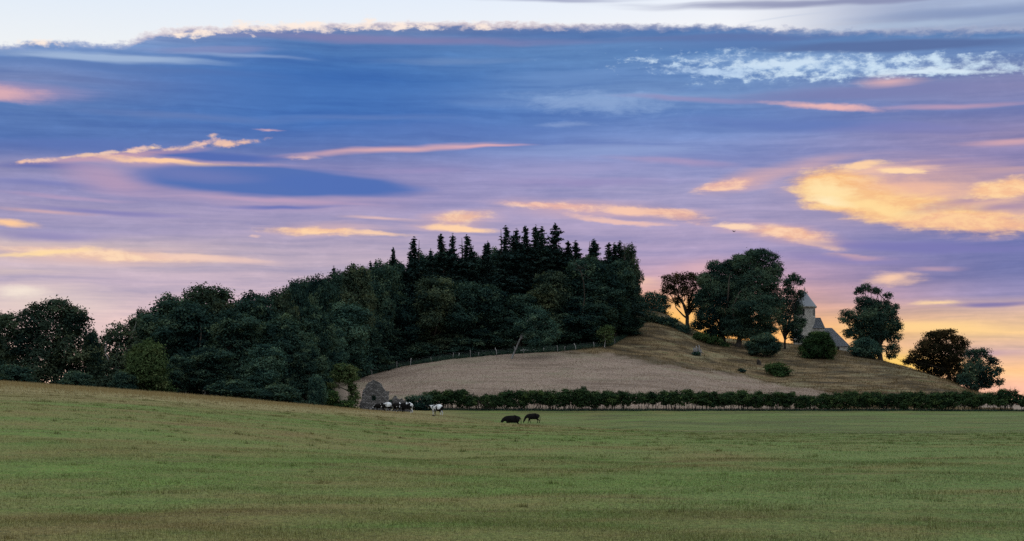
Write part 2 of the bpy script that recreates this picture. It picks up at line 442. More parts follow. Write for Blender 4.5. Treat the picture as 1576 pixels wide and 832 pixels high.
# along each bearing: (distance, eye-level row) pairs of the ground, from levelling the photograph
PROFILE = {
    -700: [(130, 556), (165, 560), (200, 575), (300, 585), (500, 610)],
    0:    [(70, 622), (100, 600), (128, 590), (145, 592), (180, 606), (230, 606), (300, 600), (500, 615)],
    150:  [(70, 631), (105, 607), (130, 600), (147, 602), (180, 610), (230, 603), (300, 592), (500, 612)],
    300:  [(70, 642), (105, 619), (134, 611), (152, 613), (185, 613), (230, 596), (300, 575), (400, 590)],
    430:  [(70, 654), (105, 630), (137, 621), (155, 624), (185, 622), (230, 590), (290, 560), (330, 556), (420, 585)],
    560:  [(70, 664), (105, 641), (137, 631), (160, 634), (190, 632), (215, 627), (238, 602), (262, 577), (300, 556), (350, 545), (450, 575)],
    700:  [(70, 672), (105, 651), (134, 641.5), (162, 653), (185, 646), (215, 631), (245, 591), (275, 550), (310, 527), (360, 512), (450, 545)],
    860:  [(60, 684), (90, 662), (115, 656), (150, 664), (185, 651), (215, 632), (247, 587), (280, 541), (310, 507), (340, 490), (430, 525)],
    1000: [(60, 687), (85, 668), (108, 663), (140, 663), (185, 647), (215, 632), (247, 590), (275, 555), (300, 520), (330, 484), (346, 479), (420, 510)],
    1100: [(60, 687), (85, 671), (104, 666.5), (140, 665), (185, 647), (215, 632), (245, 602), (275, 571), (300, 542), (322, 523), (340, 519), (420, 540)],
    1200: [(60, 688), (85, 673), (102, 668), (140, 665), (185, 647), (215, 632), (245, 609), (270, 590), (295, 560), (315, 540), (335, 530), (346, 528), (420, 550)],
    1300: [(60, 688), (85, 674), (102, 669), (140, 665), (185, 647), (215, 632), (240, 615), (265, 597), (290, 569), (310, 549), (324, 542), (345, 543), (420, 565)],
    1400: [(60, 688), (85, 674), (100, 669), (140, 665), (185, 647), (215, 632), (240, 619), (260, 604), (280, 583), (298, 568), (312, 567), (335, 573), (420, 605)],
    1455: [(60, 688), (85, 674), (100, 669), (140, 665), (185, 647), (215, 632.5), (240, 621), (258, 610), (275, 594), (289, 585), (302, 587), (330, 598), (420, 622)],
    1512: [(60, 688), (85, 674), (100, 669), (140, 664), (185, 647), (215, 632.5), (236, 626), (255, 614), (270, 606), (283, 607), (302, 614), (420, 632)],
    1600: [(60, 688), (85, 674), (100, 669), (140, 664), (185, 647), (215, 633), (236, 631), (260, 629), (300, 630), (420, 633)],
    2300: [(60, 688), (85, 674), (100, 669), (140, 664), (185, 647), (215, 633), (236, 631), (260, 629), (300, 630), (420, 633)],
}
DG = np.concatenate([np.linspace(0, 60, 31)[:-1], np.linspace(60, 360, 301)[:-1], np.geomspace(360, 12000, 60)])
PXK = sorted(PROFILE)
tab = []
for px in PXK:
    pr = PROFILE[px]
    d = [0.0, 12.0, 24.0] + [p[0] for p in pr] + [900.0, 2500.0, 12000.0]
    z = [-1.7, -1.7, -1.69] + [(YH - p[1]) / F * p[0] for p in pr] + [-4.0, -9.0, -12.0]
    tab.append(pchip(d, z, DG))
tab = np.array(tab)
PXG = np.arange(-700, 2301, 10.0)
ZT = np.array([pchip(PXK, tab[:, j], PXG) for j in range(len(DG))]).T     # [px, d]


def H(x, y):
    x, y = np.asarray(x, float), np.asarray(y, float)
    d = np.maximum(y, 6.0)
    px = np.clip(CX + F * x / d, -700, 2299.9)
    i = np.clip(((px + 700) / 10).astype(int), 0, len(PXG) - 2)
    a = (px - PXG[i]) / 10
    j = np.clip(np.searchsorted(DG, d) - 1, 0, len(DG) - 2)
    b = np.clip((d - DG[j]) / (DG[j + 1] - DG[j]), 0, 1)
    z = (ZT[i, j] * (1 - a) * (1 - b) + ZT[i + 1, j] * a * (1 - b) + ZT[i, j + 1] * (1 - a) * b + ZT[i + 1, j + 1] * a * b)
    far = np.clip((d - 216) / 40, 0, 1)
    z = z + 0.03 * np.sin(x * 0.9 + 1.3 * np.sin(y * 0.31)) * np.sin(y * 0.7 + 0.8 * np.sin(x * 0.23))
    z = z + far * 0.16 * (np.sin(x * 0.41 + 2 * np.sin(y * 0.13)) * np.sin(y * 0.37 + np.sin(x * 0.19)))
    return z


def G(px, d):
    x = (px - CX) / F * d
    return (x, d, float(H(x, d)))


def zrow(py, d):
    return (YH - py) / F * d


def sstep(a, b, v):
    t = np.clip((v - a) / (b - a), 0, 1)
    return t * t * (3 - 2 * t)


CREST_D = lambda px: np.interp(px, [-700, 0, 300, 560, 700, 860, 1000, 1300], [128, 128, 134, 137, 134, 115, 106, 100])
WOOD_EDGE = ([-700, 440, 560, 620, 700, 780, 860, 940, 990, 1010], [660, 622, 578, 562, 550, 543, 539, 531, 500, 300])
ROUGH_EDGE = ([-700, 560, 860, 940, 1040, 1140, 1200, 1270, 1300, 2300], [300, 540, 541, 549, 566, 580, 591, 604, 614, 640])


def masks(x, y, z):
    """what grows where: dry standing grass on the crest, rough tussocks on the knoll, leaf litter under the wood"""
    d = np.maximum(y, 1.0)
    px = CX + F * x / d
    py = YH - F * z / d
    wob = 0.5 + 0.5 * np.sin(x * 0.35 + 2.1 * np.sin(y * 0.11)) * np.sin(y * 0.05 + 1.2 * np.sin(x * 0.17))
    dc = CREST_D(px)
    dry = sstep(0.66, 0.93, d / dc + 0.10 * (wob - 0.5)) * sstep(830, 520, px) * (d < 215)
    dry = dry + 0.55 * sstep(0.40, 0.75, d / dc + 0.2 * (wob - 0.5)) * sstep(700, 0, px) * (d < 215)
    dry = np.clip(dry, 0, 1)
    wb2 = np.sin(x * .9 + 1.7 * np.sin(d * .4)) * np.sin(d * .8 + np.sin(x * .5))
    rough = sstep(-5.0, 6.0, np.interp(px, *ROUGH_EDGE) - py + 5 * (wob - 0.5) + 3 * wb2) * (d > 216) * (px > 800)
    rough = np.maximum(rough, sstep(240, 225, d) * (d > 216) * sstep(1255, 1300, px))
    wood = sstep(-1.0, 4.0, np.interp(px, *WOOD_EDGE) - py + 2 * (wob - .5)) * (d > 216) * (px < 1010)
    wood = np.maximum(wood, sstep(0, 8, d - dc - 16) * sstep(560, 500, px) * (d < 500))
    return dry, rough, wood


# ------------------------------------------------------------------ object helpers
def tag(o, label=None, cat=None, group=None, kind=None):
    for k, v in (('label', label), ('category', cat), ('group', group), ('kind', kind)):
        if v:
            o[k] = v
    return o


def empty(name, loc, label, cat, group=None, rz=0.0):
    o = bpy.data.objects.new(name, None)
    o.empty_display_size = 0.3
    col.objects.link(o)
    o.location = loc
    o.rotation_euler[2] = rz
    return tag(o, label, cat, group)


def mesh_np(name, V, faces, mat=None, attrs=None, smooth=False):
    """V [n,3]; faces: list of index arrays [k,3] or [k,4]"""
    me = bpy.data.meshes.new(name)
    V = np.asarray(V, np.float32)
    me.vertices.add(len(V))
    me.vertices.foreach_set('co', V.ravel())
    faces = [np.asarray(f, np.int32) for f in faces if len(f)]
    nl = sum(f.size for f in faces)
    me.loops.add(nl)
    me.loops.foreach_set('vertex_index', np.concatenate([f.ravel() for f in faces]))
    tot = np.concatenate([np.full(len(f), f.shape[1], np.int32) for f in faces])
    st = np.concatenate([[0], np.cumsum(tot)[:-1]]).astype(np.int32)
    me.polygons.add(len(tot))
    me.polygons.foreach_set('loop_start', st)
    me.polygons.foreach_set('loop_total', tot)
    if smooth:
        me.polygons.foreach_set('use_smooth', np.ones(len(tot), bool))
    for k, a in (attrs or {}).items():
        at = me.attributes.new(k, 'FLOAT', 'POINT')
        at.data.foreach_set('value', np.asarray(a, np.float32))
    me.update(calc_edges=True)
    if mat:
        me.materials.append(mat)
    return me


def link(name, me, parent=None, loc=(0, 0, 0)):
    o = bpy.data.objects.new(name, me)
    col.objects.link(o)
    o.parent = parent
    o.location = loc
    return o


# ------------------------------------------------------------------ materials
def new_mat(name):
    m = bpy.data.materials.new(name)
    m.use_nodes = True
    m.node_tree.nodes.clear()
    return m, NT(m.node_tree)


def finish(N, shader):
    o = N.n('ShaderNodeOutputMaterial')
    N.nt.links.new(shader, o.inputs['Surface'])


def bsdf(N, color, rough=0.9, spec=0.1, normal=None):
    b = N.n('ShaderNodeBsdfPrincipled')
    N.put(b.inputs['Base Color'], color)
    N.put(b.inputs['Roughness'], rough)
    b.inputs['Specular IOR Level'].default_value = spec
    if normal is not None:
        N.put(b.inputs['Normal'], normal)
    return b.outputs[0]


def bump(N, h, strength, dist):
    b = N.n('ShaderNodeBump')
    b.inputs['Strength'].default_value = strength
    b.inputs['Distance'].default_value = dist
    N.put(b.inputs['Height'], h)
    return b.outputs[0]


def attr(N, name):
    a = N.n('ShaderNodeAttribute', attribute_name=name)
    return a.outputs['Fac']


def C(r, g, b):
    return (r, g, b, 1.0)


def pasture_colour(N):
    """grazed grass: green and olive-brown drifts, thatch streaks, pale dry band on the crest"""
    P_ = N.n('ShaderNodeNewGeometry').outputs['Position']
    flat = N.vmath('MULTIPLY', P_, (1, 1, 0.2))
    big = N.noise(N.vmath('MULTIPLY', flat, (0.035, 0.05, 1)), 1.0, 3, 0.55)
    mid = N.noise(N.vmath('MULTIPLY', flat, (0.22, 0.30, 1)), 1.0, 5, 0.62)
    fine = N.noise(flat, 2.6, 4, 0.65)
    tiny = N.noise(flat, 14.0, 3, 0.7)
    c = N.ramp(N.math('ADD', N.math('MULTIPLY', big, 0.45), N.math('MULTIPLY', mid, 0.55)),
               [(0.35, C(.168, .128, .052)), (0.43, C(.170, .155, .056)), (0.50, C(.145, .164, .052)), (0.56, C(.120, .168, .045)), (0.65, C(.138, .212, .050))])
    px_, py_, pz_ = N.sep(P_)
    side = N.step(N.math('DIVIDE', px_, N.math('MAXIMUM', py_, 8.0)), -0.05, 0.28)      # greener towards the right side
    c = N.mix(N.math('MULTIPLY', side, N.step(mid, 0.30, 0.55, 0.2, 0.75)), c, C(.104, .158, .048))
    lowf = N.noise(N.vmath('MULTIPLY', flat, (0.06, 0.16, 1)), 1.0, 5, 0.65)
    dip = N.step(py_, 108, 135)
    c = N.mix(N.math('MULTIPLY', dip, N.step(lowf, 0.46, 0.60, 0.15, 0.75)), c, C(.080, .086, .040))
    c = N.mix(N.math('MULTIPLY', dip, N.step(lowf, 0.47, 0.36, 0, 0.5)), c, C(.150, .165, .075))
    c = N.mix(N.step(fine, 0.50, 0.72, 0, 0.6), c, C(.180, .155, .060))
    c = N.mix(N.step(fine, 0.46, 0.28, 0, 0.6), c, C(.070, .075, .030))
    rut = N.noise(N.vmath('MULTIPLY', flat, (0.10, 0.85, 1)), 1.0, 4, 0.6)
    c = N.mix(N.step(rut, 0.58, 0.72, 0, 0.5), c, C(.130, .090, .046))
    c = N.mix(N.step(rut, 0.44, 0.28, 0, 0.35), c, C(.110, .150, .040))
    dry = attr(N, 'dry')
    dm = N.step(N.math('ADD', dry, N.math('MULTIPLY', N.math('SUBTRACT', mid, 0.5), 0.7)), 0.15, 0.85)
    c = N.mix(N.math('MULTIPLY', dm, 0.9), c, N.mix(fine, C(.27, .21, .105), C(.185, .158, .068)))
    c = N.mix(N.step(tiny, 0.3, 0.75), N.mix(1.0, c, C(.62, .62, .60), 'MULTIPLY'), N.mix(1.0, c, C(1.42, 1.38, 1.25), 'MULTIPLY'))
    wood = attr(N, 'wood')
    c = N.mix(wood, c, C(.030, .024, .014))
    return c, fine, tiny


M = {}
m, N = new_mat('pasture')
c, fine, tiny = pasture_colour(N)
h = N.math('ADD', N.math('MULTIPLY', fine, 0.6), N.math('MULTIPLY', tiny, 0.4))
finish(N, bsdf(N, c, 0.95, 0.05, bump(N, h, 0.7, 0.08)))
M['pasture'] = m

m, N = new_mat('grass_blades')
c, fine, tiny = pasture_colour(N)
t = attr(N, 'tint')
c = N.mix(N.step(t, 0.0, 0.35), N.mix(1.0, c, C(.55, .58, .5), 'MULTIPLY'), c)
c = N.mix(N.step(t, 0.72, 1.0, 0, 0.8), c, C(.30, .265, .15))
d1 = N.n('ShaderNodeBsdfDiffuse')
N.put(d1.inputs[0], c)
t1 = N.n('ShaderNodeBsdfTranslucent')
N.put(t1.inputs[0], c)
mx = N.n('ShaderNodeMixShader')
mx.inputs[0].default_value = 0.25
N.nt.links.new(d1.outputs[0], mx.inputs[1])
N.nt.links.new(t1.outputs[0], mx.inputs[2])
finish(N, mx.outputs[0])
M['blades'] = m

m, N = new_mat('hillside')
P_ = N.n('ShaderNodeNewGeometry').outputs['Position']
flat = N.vmath('MULTIPLY', P_, (1, 1, 0.3))
big = N.noise(flat, 0.05, 4, 0.55)
mid = N.noise(N.vmath('MULTIPLY', flat, (0.18, 0.5, 1)), 1.0, 5, 0.6)
fine = N.noise(flat, 1.6, 5, 0.7)
c = N.ramp(N.math('ADD', N.math('MULTIPLY', big, 0.5), N.math('MULTIPLY', mid, 0.5)),
           [(0.36, C(.170, .122, .094)), (0.45, C(.245, .182, .138)), (0.53, C(.295, .218, .166)), (0.64, C(.225, .190, .126))])
c = N.mix(N.step(fine, 0.52, 0.75, 0, 0.55), c, C(.35, .27, .20))
c = N.mix(N.step(fine, 0.47, 0.25, 0, 0.75), c, C(.13, .105, .06))
drift = N.noise(N.vmath('MULTIPLY', flat, (0.05, 0.22, 1)), 1.0, 5, 0.65)
c = N.mix(N.step(drift, 0.52, 0.66, 0, 0.6), c, C(.150, .112, .082))
c = N.mix(N.step(drift, 0.46, 0.34, 0, 0.5), c, C(.225, .205, .130))
rg = N.ramp(N.noise(N.vmath('MULTIPLY', flat, (0.12, 0.25, 1)), 1.0, 6, 0.65),
            [(0.36, C(.040, .032, .020)), (0.44, C(.088, .064, .036)), (0.51, C(.145, .104, .055)), (0.57, C(.215, .148, .077)), (0.66, C(.095, .105, .045))])
lowf = N.noise(N.vmath('MULTIPLY', flat, (0.03, 0.06, 1)), 1.0, 4, 0.6)
rg = N.mix(N.step(lowf, 0.52, 0.62, 0, 0.75), rg, C(.235, .205, .115))
rg = N.mix(N.step(lowf, 0.47, 0.38, 0, 0.75), rg, C(.068, .055, .036))
rg = N.mix(N.step(fine, 0.55, 0.75, 0, 0.5), rg, C(.22, .155, .08))
c = N.mix(attr(N, 'rough'), c, rg)
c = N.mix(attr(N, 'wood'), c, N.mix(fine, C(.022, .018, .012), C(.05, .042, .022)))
finish(N, bsdf(N, c, 0.95, 0.05, bump(N, fine, 0.8, 0.35)))
M['hillside'] = m


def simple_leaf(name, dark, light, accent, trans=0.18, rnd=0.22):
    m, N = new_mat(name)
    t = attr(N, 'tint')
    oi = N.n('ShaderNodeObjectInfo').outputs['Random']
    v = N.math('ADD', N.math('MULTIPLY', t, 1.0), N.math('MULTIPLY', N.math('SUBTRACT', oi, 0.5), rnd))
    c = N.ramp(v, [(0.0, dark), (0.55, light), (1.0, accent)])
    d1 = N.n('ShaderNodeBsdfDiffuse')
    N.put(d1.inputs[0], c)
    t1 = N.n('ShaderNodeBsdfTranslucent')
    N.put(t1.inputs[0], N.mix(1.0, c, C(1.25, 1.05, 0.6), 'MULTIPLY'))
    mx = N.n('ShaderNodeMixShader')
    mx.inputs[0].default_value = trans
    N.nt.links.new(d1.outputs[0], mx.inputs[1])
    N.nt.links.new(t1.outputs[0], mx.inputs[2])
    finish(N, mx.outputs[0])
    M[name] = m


simple_leaf('leaf_dark', C(.009, .022, .022), C(.034, .067, .049), C(.100, .142, .078))  # bluish cast of shadow in the wood put into the darkest tone
simple_leaf('leaf_teal', C(.013, .033, .031), C(.052, .102, .073), C(.130, .195, .118))  # darkest tone painted with bluish shadow, accent with lit highlights
simple_leaf('leaf_olive', C(.012, .025, .021), C(.050, .074, .046), C(.125, .145, .072))
simple_leaf('leaf_green', C(.014, .030, .014), C(.034, .066, .024), C(.080, .120, .036))
simple_leaf('leaf_hedge', C(.013, .027, .015), C(.036, .066, .028), C(.085, .125, .042))
simple_leaf('leaf_warm_lit', C(.014, .016, .010), C(.038, .034, .018), C(.105, .066, .028), .4)  # dark-brown leaves; sunset warmth falling on them is put into the accent
simple_leaf('leaf_conifer', C(.011, .025, .026), C(.029, .056, .049), C(.066, .098, .068), .12)
simple_leaf('leaf_bright', C(.026, .045, .018), C(.070, .105, .040), C(.140, .165, .070))
simple_leaf('straw', C(.17, .125, .06), C(.26, .20, .10), C(.36, .30, .17), .3, 0.0)
simple_leaf('stubble', C(.13, .096, .074), C(.26, .193, .146), C(.44, .34, .26), .2, 0.0)
simple_leaf('straw_rough', C(.050, .038, .020), C(.140, .100, .052), C(.31, .225, .12), .3, 0.0)

for nm, a_, b_ in (('bark', C(.030, .024, .018), C(.075, .062, .048)), ('bark_pale', C(.22, .21, .19), C(.40, .38, .34)), ('bark_birch', C(.10, .098, .09), C(.24, .235, .22)),
                   ('wood_grey', C(.13, .12, .11), C(.27, .255, .235))):
    m, N = new_mat(nm)
    tcn = N.n('ShaderNodeTexCoord').outputs['Object']
    f = N.noise(N.vmath('MULTIPLY', tcn, (3, 3, 0.7)), 1.5, 5, 0.65)
    finish(N, bsdf(N, N.mix(N.step(f, 0.35, 0.65), a_, b_), 0.9, 0.1, bump(N, f, 0.8, 0.05)))
    M[nm] = m


def stone(name, ca, cb, mortar, sx, sy):
    m, N = new_mat(name)
    tcn = N.n('ShaderNodeTexCoord').outputs['Object']
    x_, y_, z_ = N.sep(tcn)
    wob = N.noise(tcn, 2.0, 3, 0.6, True)
    u = N.comb(N.math('ADD', x_, y_), z_, 0.0)
    u = N.vmath('ADD', u, N.vmath('MULTIPLY', N.vmath('SUBTRACT', wob, (.5, .5, .5)), (.30, .26, 0)))
    br = N.n('ShaderNodeTexBrick')
    N.put(br.inputs['Vector'], u)
    N.put(br.inputs['Color1'], ca)
    N.put(br.inputs['Color2'], cb)
    N.put(br.inputs['Mortar'], mortar)
    br.inputs['Scale'].default_value = 1.0
    br.inputs['Mortar Size'].default_value = 0.03
    br.inputs['Brick Width'].default_value = sx
    br.inputs['Row Height'].default_value = sy
    st = N.noise(tcn, 0.9, 5, 0.65)
    c = N.mix(N.step(st, 0.45, 0.7, 0, 0.55), br.outputs['Color'], C(.10, .095, .085))
    f = N.noise(tcn, 5.0, 4, 0.7)
    c = N.mix(N.step(f, 0.5, 0.75, 0, 0.5), c, cb)
    hgt = N.math('SUBTRACT', f, N.math('MULTIPLY', br.outputs['Fac'], 0.7))
    finish(N, bsdf(N, c, 0.92, 0.1, bump(N, hgt, 0.9, 0.12)))
    M[name] = m


stone('rubble_stone', C(.10, .094, .092), C(.30, .28, .265), C(.07, .066, .062), 0.42, 0.19)
stone('church_stone', C(.37, .35, .30), C(.52, .49, .42), C(.27, .25, .22), 0.6, 0.3)
m, N = new_mat('roof_slate')
tcn = N.n('ShaderNodeTexCoord').outputs['Object']
w = N.n('ShaderNodeTexWave', wave_type='BANDS', bands_direction='Z')
N.put(w.inputs['Vector'], tcn)
w.inputs['Scale'].default_value = 1.6
w.inputs['Distortion'].default_value = 0.8
f = N.noise(tcn, 2.5, 5, 0.6)
c = N.mix(f, C(.13, .14, .155), C(.22, .225, .23))
c = N.mix(N.step(w.outputs['Fac'], 0.0, 0.25, 0.45, 0.0), c, C(.06, .06, .065))
finish(N, bsdf(N, c, 0.7, 0.25, bump(N, w.outputs['Fac'], 0.4, 0.05)))
M['roof_slate'] = m
for nm, c_ in (('dark_opening', C(.015, .014, .013)), ('bird_black', C(.012, .012, .014)), ('wire', C(.2, .2, .2))):
    m, N = new_mat(nm)
    tcn = N.n('ShaderNodeTexCoord').outputs['Object']
    f = N.noise(tcn, 6.0, 3, 0.6)
    finish(N, bsdf(N, N.mix(f, c_, tuple(v * 1.5 for v in c_[:3]) + (1,)), 0.8, 0.1))
    M[nm] = m


def hide(name, seed, thr, tight=0.02):
    m, N = new_mat(name)
    tcn = N.n('ShaderNodeTexCoord').outputs['Object']
    f = N.noise(N.vmath('ADD', tcn, (seed * 3.1, seed * 1.7, seed)), 1.5, 2, 0.4)
    g_ = N.noise(tcn, 22.0, 3, 0.6)
    c = N.mix(N.step(f, thr - tight, thr + tight), C(.006, .0055, .0055), C(.74, .73, .70))
    c = N.mix(N.step(g_, 0.3, 0.75, 0, 0.15), c, C(.10, .09, .08))
    finish(N, bsdf(N, c, 0.95, 0.02))
    M[name] = m


# ------------------------------------------------------------------ ground: one sheet in two fields, pasture and hillside
def ring_lines():
    th = np.concatenate([np.linspace(-180, -26, 45)[:-1], np.linspace(-26, 26, 437)[:-1], np.linspace(26, 180, 45)])
    d = np.concatenate([np.linspace(0.4, 16, 12)[:-1], np.geomspace(16, 60, 60)[:-1], np.linspace(60, 216, 157)[:-1], [216.0], np.linspace(217, 362, 130), np.geomspace(365, 9000, 55)])
    return np.radians(th), d


TH, RD = ring_lines()
cosf = np.maximum(np.cos(TH), 0.42)
R_ = RD[None, :] / cosf[:, None]
GX, GY = R_ * np.sin(TH)[:, None], R_ * np.cos(TH)[:, None]
GZ = H(GX, GY)
k216 = int(np.argmin(abs(RD - 216.0)))


def sheet(name, mat, k0, k1):
    nx, ny = len(TH), k1 - k0
    X, Y, Z = GX[:, k0:k1], GY[:, k0:k1], GZ[:, k0:k1]
    V = np.stack([X, Y, Z], -1).reshape(-1, 3)
    i, j = np.meshgrid(np.arange(nx - 1), np.arange(ny - 1), indexing='ij')
    a = (i * ny + j).ravel()
    f = np.stack([a, a + ny, a + ny + 1, a + 1], -1)[:, ::-1]
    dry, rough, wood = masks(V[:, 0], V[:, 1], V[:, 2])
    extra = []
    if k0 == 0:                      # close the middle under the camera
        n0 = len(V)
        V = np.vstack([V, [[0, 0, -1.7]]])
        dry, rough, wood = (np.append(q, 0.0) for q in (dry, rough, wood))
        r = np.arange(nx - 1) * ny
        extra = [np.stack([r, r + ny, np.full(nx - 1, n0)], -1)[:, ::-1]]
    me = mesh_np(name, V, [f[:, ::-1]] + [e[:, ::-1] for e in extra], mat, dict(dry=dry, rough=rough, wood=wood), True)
    me.flip_normals() if me.polygons[len(me.polygons) // 2].normal.z < 0 else None
    return tag(link(name, me), kind='structure')


sheet('pasture', M['pasture'], 0, k216 + 1)
sheet('hillside', M['hillside'], k216, len(RD))

def find_d(px, py, d0=217.0, d1=350.0):
    ds = np.arange(d0, d1, 0.5)
    rows = YH - F * H((px - CX) / F * ds, ds) / ds
    k = np.argmax(rows <= py)
    return float(ds[k]) if rows[k] <= py else float(ds[np.argmin(rows)])



# ------------------------------------------------------------------ plant builders
def unit(v):
    return v / np.maximum(np.linalg.norm(v, axis=-1, keepdims=True), 1e-9)


def diamonds(c, n, size, rng, aspect=1.5):
    """one small folded-flat leaf spray per row"""
    k = len(c)
    t1 = unit(np.cross(n, rng.normal(size=(k, 3))))
    t2 = np.cross(n, t1)
    s = (size * rng.uniform(0.6, 1.3, k))[:, None]
    V = np.stack([c + t1 * s * 0.5 * aspect, c + t2 * s * 0.42, c - t1 * s * 0.5 * aspect, c - t2 * s * 0.42], 1).reshape(-1, 3)
    return V, np.arange(4 * k).reshape(k, 4)


def crown_mesh(name, lobes, mat, seed=0, dens=2.0, leaf=0.30, per=11, clump=0.42, gap=0.5, bumpy=0.16, keep_in=0.15, sub=True):
    """leaf sprays in clumps over the shells of many boughs; every lobe carries smaller boughs of its own tone; gap: how much sky shows through"""
    rng = np.random.default_rng(seed)
    P0 = np.array(lobes, float)
    L, tone = [], []
    for (x, y, z, rx, ry, rz) in P0:
        r = min(rx, rz)
        lt = rng.normal(0.45, 0.10)
        L.append((x, y, z, rx * .74, ry * .74, rz * .74))
        tone.append(lt - .08)
        ns_ = int(np.clip(5 + 4 * r, 5, 13)) if sub else 0
        for k in range(ns_):
            u = unit(rng.normal(size=3) + np.array([0, 0, .25]))
            f = rng.uniform(.34, .56)
            q = 1.0 - f * rng.uniform(.62, .9)
            L.append((x + u[0] * rx * q, y + u[1] * ry * q, z + u[2] * rz * q, rx * f, ry * f, rz * f * .85))
            tone.append(lt + rng.normal(0.03, 0.20))
    L = np.array(L)
    cs, ns, tn = [], [], []
    gp = rng.uniform(0, 6, 9)
    for li, (x, y, z, rx, ry, rz) in enumerate(L):
        area = 4 * math.pi * (((rx * ry) ** 1.6 + (rx * rz) ** 1.6 + (ry * rz) ** 1.6) / 3) ** (1 / 1.6)
        n = max(4, int(area * dens))
        dr = unit(rng.normal(size=(n, 3)) + np.array([0, 0, .18]))
        b = np.zeros(n)
        for q in range(4):
            w_ = unit(rng.normal(size=3))
            b += np.sin(dr @ w_ * rng.uniform(4, 11) + rng.uniform(0, 6)) / 2.2
        rad = (1 + bumpy * b) * (1 - 0.45 * rng.random(n) ** 2.4)
        rad *= np.where(rng.random(n) < 0.10, rng.uniform(1.08, 1.34, n), 1.0)
        c = np.array([x, y, z]) + dr * rad[:, None] * np.array([rx, ry, rz])
        inside = np.zeros(n, bool)
        for lj, (x2, y2, z2, a2, b2, c2) in enumerate(L):
            if lj != li:
                inside |= np.linalg.norm((c - (x2, y2, z2)) / (a2, b2, c2), axis=1) < 0.72
        ok = ~inside | (rng.random(n) < keep_in)
        g = (np.sin(c[:, 0] * 1.3 + gp[0] + 1.2 * np.sin(c[:, 2] * .9 + gp[1])) + np.sin(c[:, 1] * 1.2 + gp[2] + np.sin(c[:, 0] * .8 + gp[3]))
             + np.sin(c[:, 2] * 1.5 + gp[4] + np.sin(c[:, 1] + gp[5]))) / 3
        ok &= g < 1.0 - gap * 1.1 + 0.35 * rng.random(n)
        cs.append(c[ok])
        ns.append(dr[ok])
        tn.append(np.full(ok.sum(), tone[li]))
    c, dr, tn = np.vstack(cs), np.vstack(ns), np.concatenate(tn)
    n = len(c)
    tint = tn + rng.normal(0, 0.10, n)
    cc = np.repeat(c, per, 0) + rng.normal(size=(n * per, 3)) * np.repeat(rng.uniform(.45, 1.05, n), per)[:, None] * np.array([clump, clump, clump * 0.6])
    nn = unit(0.85 * np.repeat(dr, per, 0) + np.array([0, 0, 0.5]) + 0.55 * rng.normal(size=(n * per, 3)))
    tt = np.clip(np.repeat(tint, per) + rng.normal(0, 0.08, n * per), 0, 1)
    V, f = diamonds(cc, nn, leaf, rng)
    if gap < .36:                                   # outsized inner leaves added to block light, toned dark like shade
        ic, inr = [], []
        for (x, y, z, rx, ry, rz) in P0:
            k = int(6 + 7 * rx * rz * (1 - gap * 1.5))
            u = unit(rng.normal(size=(k, 3))) * rng.random(k)[:, None] ** .5 * .66
            ic.append(np.array([x, y, z]) + u * np.array([rx, ry, rz]))
        ic = np.vstack(ic)
        V2, f2 = diamonds(ic, unit(rng.normal(size=ic.shape) * np.array([1, 1, .6])), leaf * 3.0, rng, 1.2)
        f = np.vstack([f, f2 + len(V)])
        V = np.vstack([V, V2])
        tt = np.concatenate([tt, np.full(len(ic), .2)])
    return mesh_np(name, V, [f], mat, dict(tint=np.repeat(tt, 4)))


class Tubes:
    def __init__(s):
        s.V, s.F, s.n = [], [], 0

    def add(s, pts, rad, sides=7):
        pts, rad = np.asarray(pts, float), np.asarray(rad, float)
        k = len(pts)
        tg = unit(np.gradient(pts, axis=0))
        a = unit(np.cross(tg, np.array([0.31, 0.93, 0.17])))
        b = np.cross(tg, a)
        ang = np.arange(sides) * 2 * math.pi / sides
        ring = np.cos(ang)[None, :, None] * a[:, None] + np.sin(ang)[None, :, None] * b[:, None]
        V = (pts[:, None] + ring * rad[:, None, None]).reshape(-1, 3)
        i, j = np.meshgrid(np.arange(k - 1), np.arange(sides), indexing='ij')
        p, q = i * sides + j, i * sides + (j + 1) % sides
        f = np.stack([p.ravel(), q.ravel(), (q + sides).ravel(), (p + sides).ravel()], -1) + s.n
        V = np.vstack([V, pts[-1:]])
        tip = s.n + k * sides
        jj = np.arange(sides)
        cap = np.stack([s.n + (k - 1) * sides + jj, s.n + (k - 1) * sides + (jj + 1) % sides, np.full(sides, tip), np.full(sides, tip)], -1)
        s.V.append(V)
        s.F += [f, cap[:, :3]]
        s.n += len(V)

    def limb(s, a, b, r0, r1, rng, sag=0.12, n=6, sides=6):
        a, b = np.array(a, float), np.array(b, float)
        t = np.linspace(0, 1, n)[:, None]
        L = np.linalg.norm(b - a)
        mid = rng.normal(size=3) * L * sag
        mid[2] = abs(mid[2])
        p = a * (1 - t) + b * t + mid * np.sin(t * math.pi) + rng.normal(size=(n, 3)) * L * 0.02 * np.sin(t * math.pi)
        s.add(p, np.linspace(r0, r1, n), sides)

    def mesh(s, name, mat):
        return mesh_np(name, np.vstack(s.V), s.F, mat, None, True)


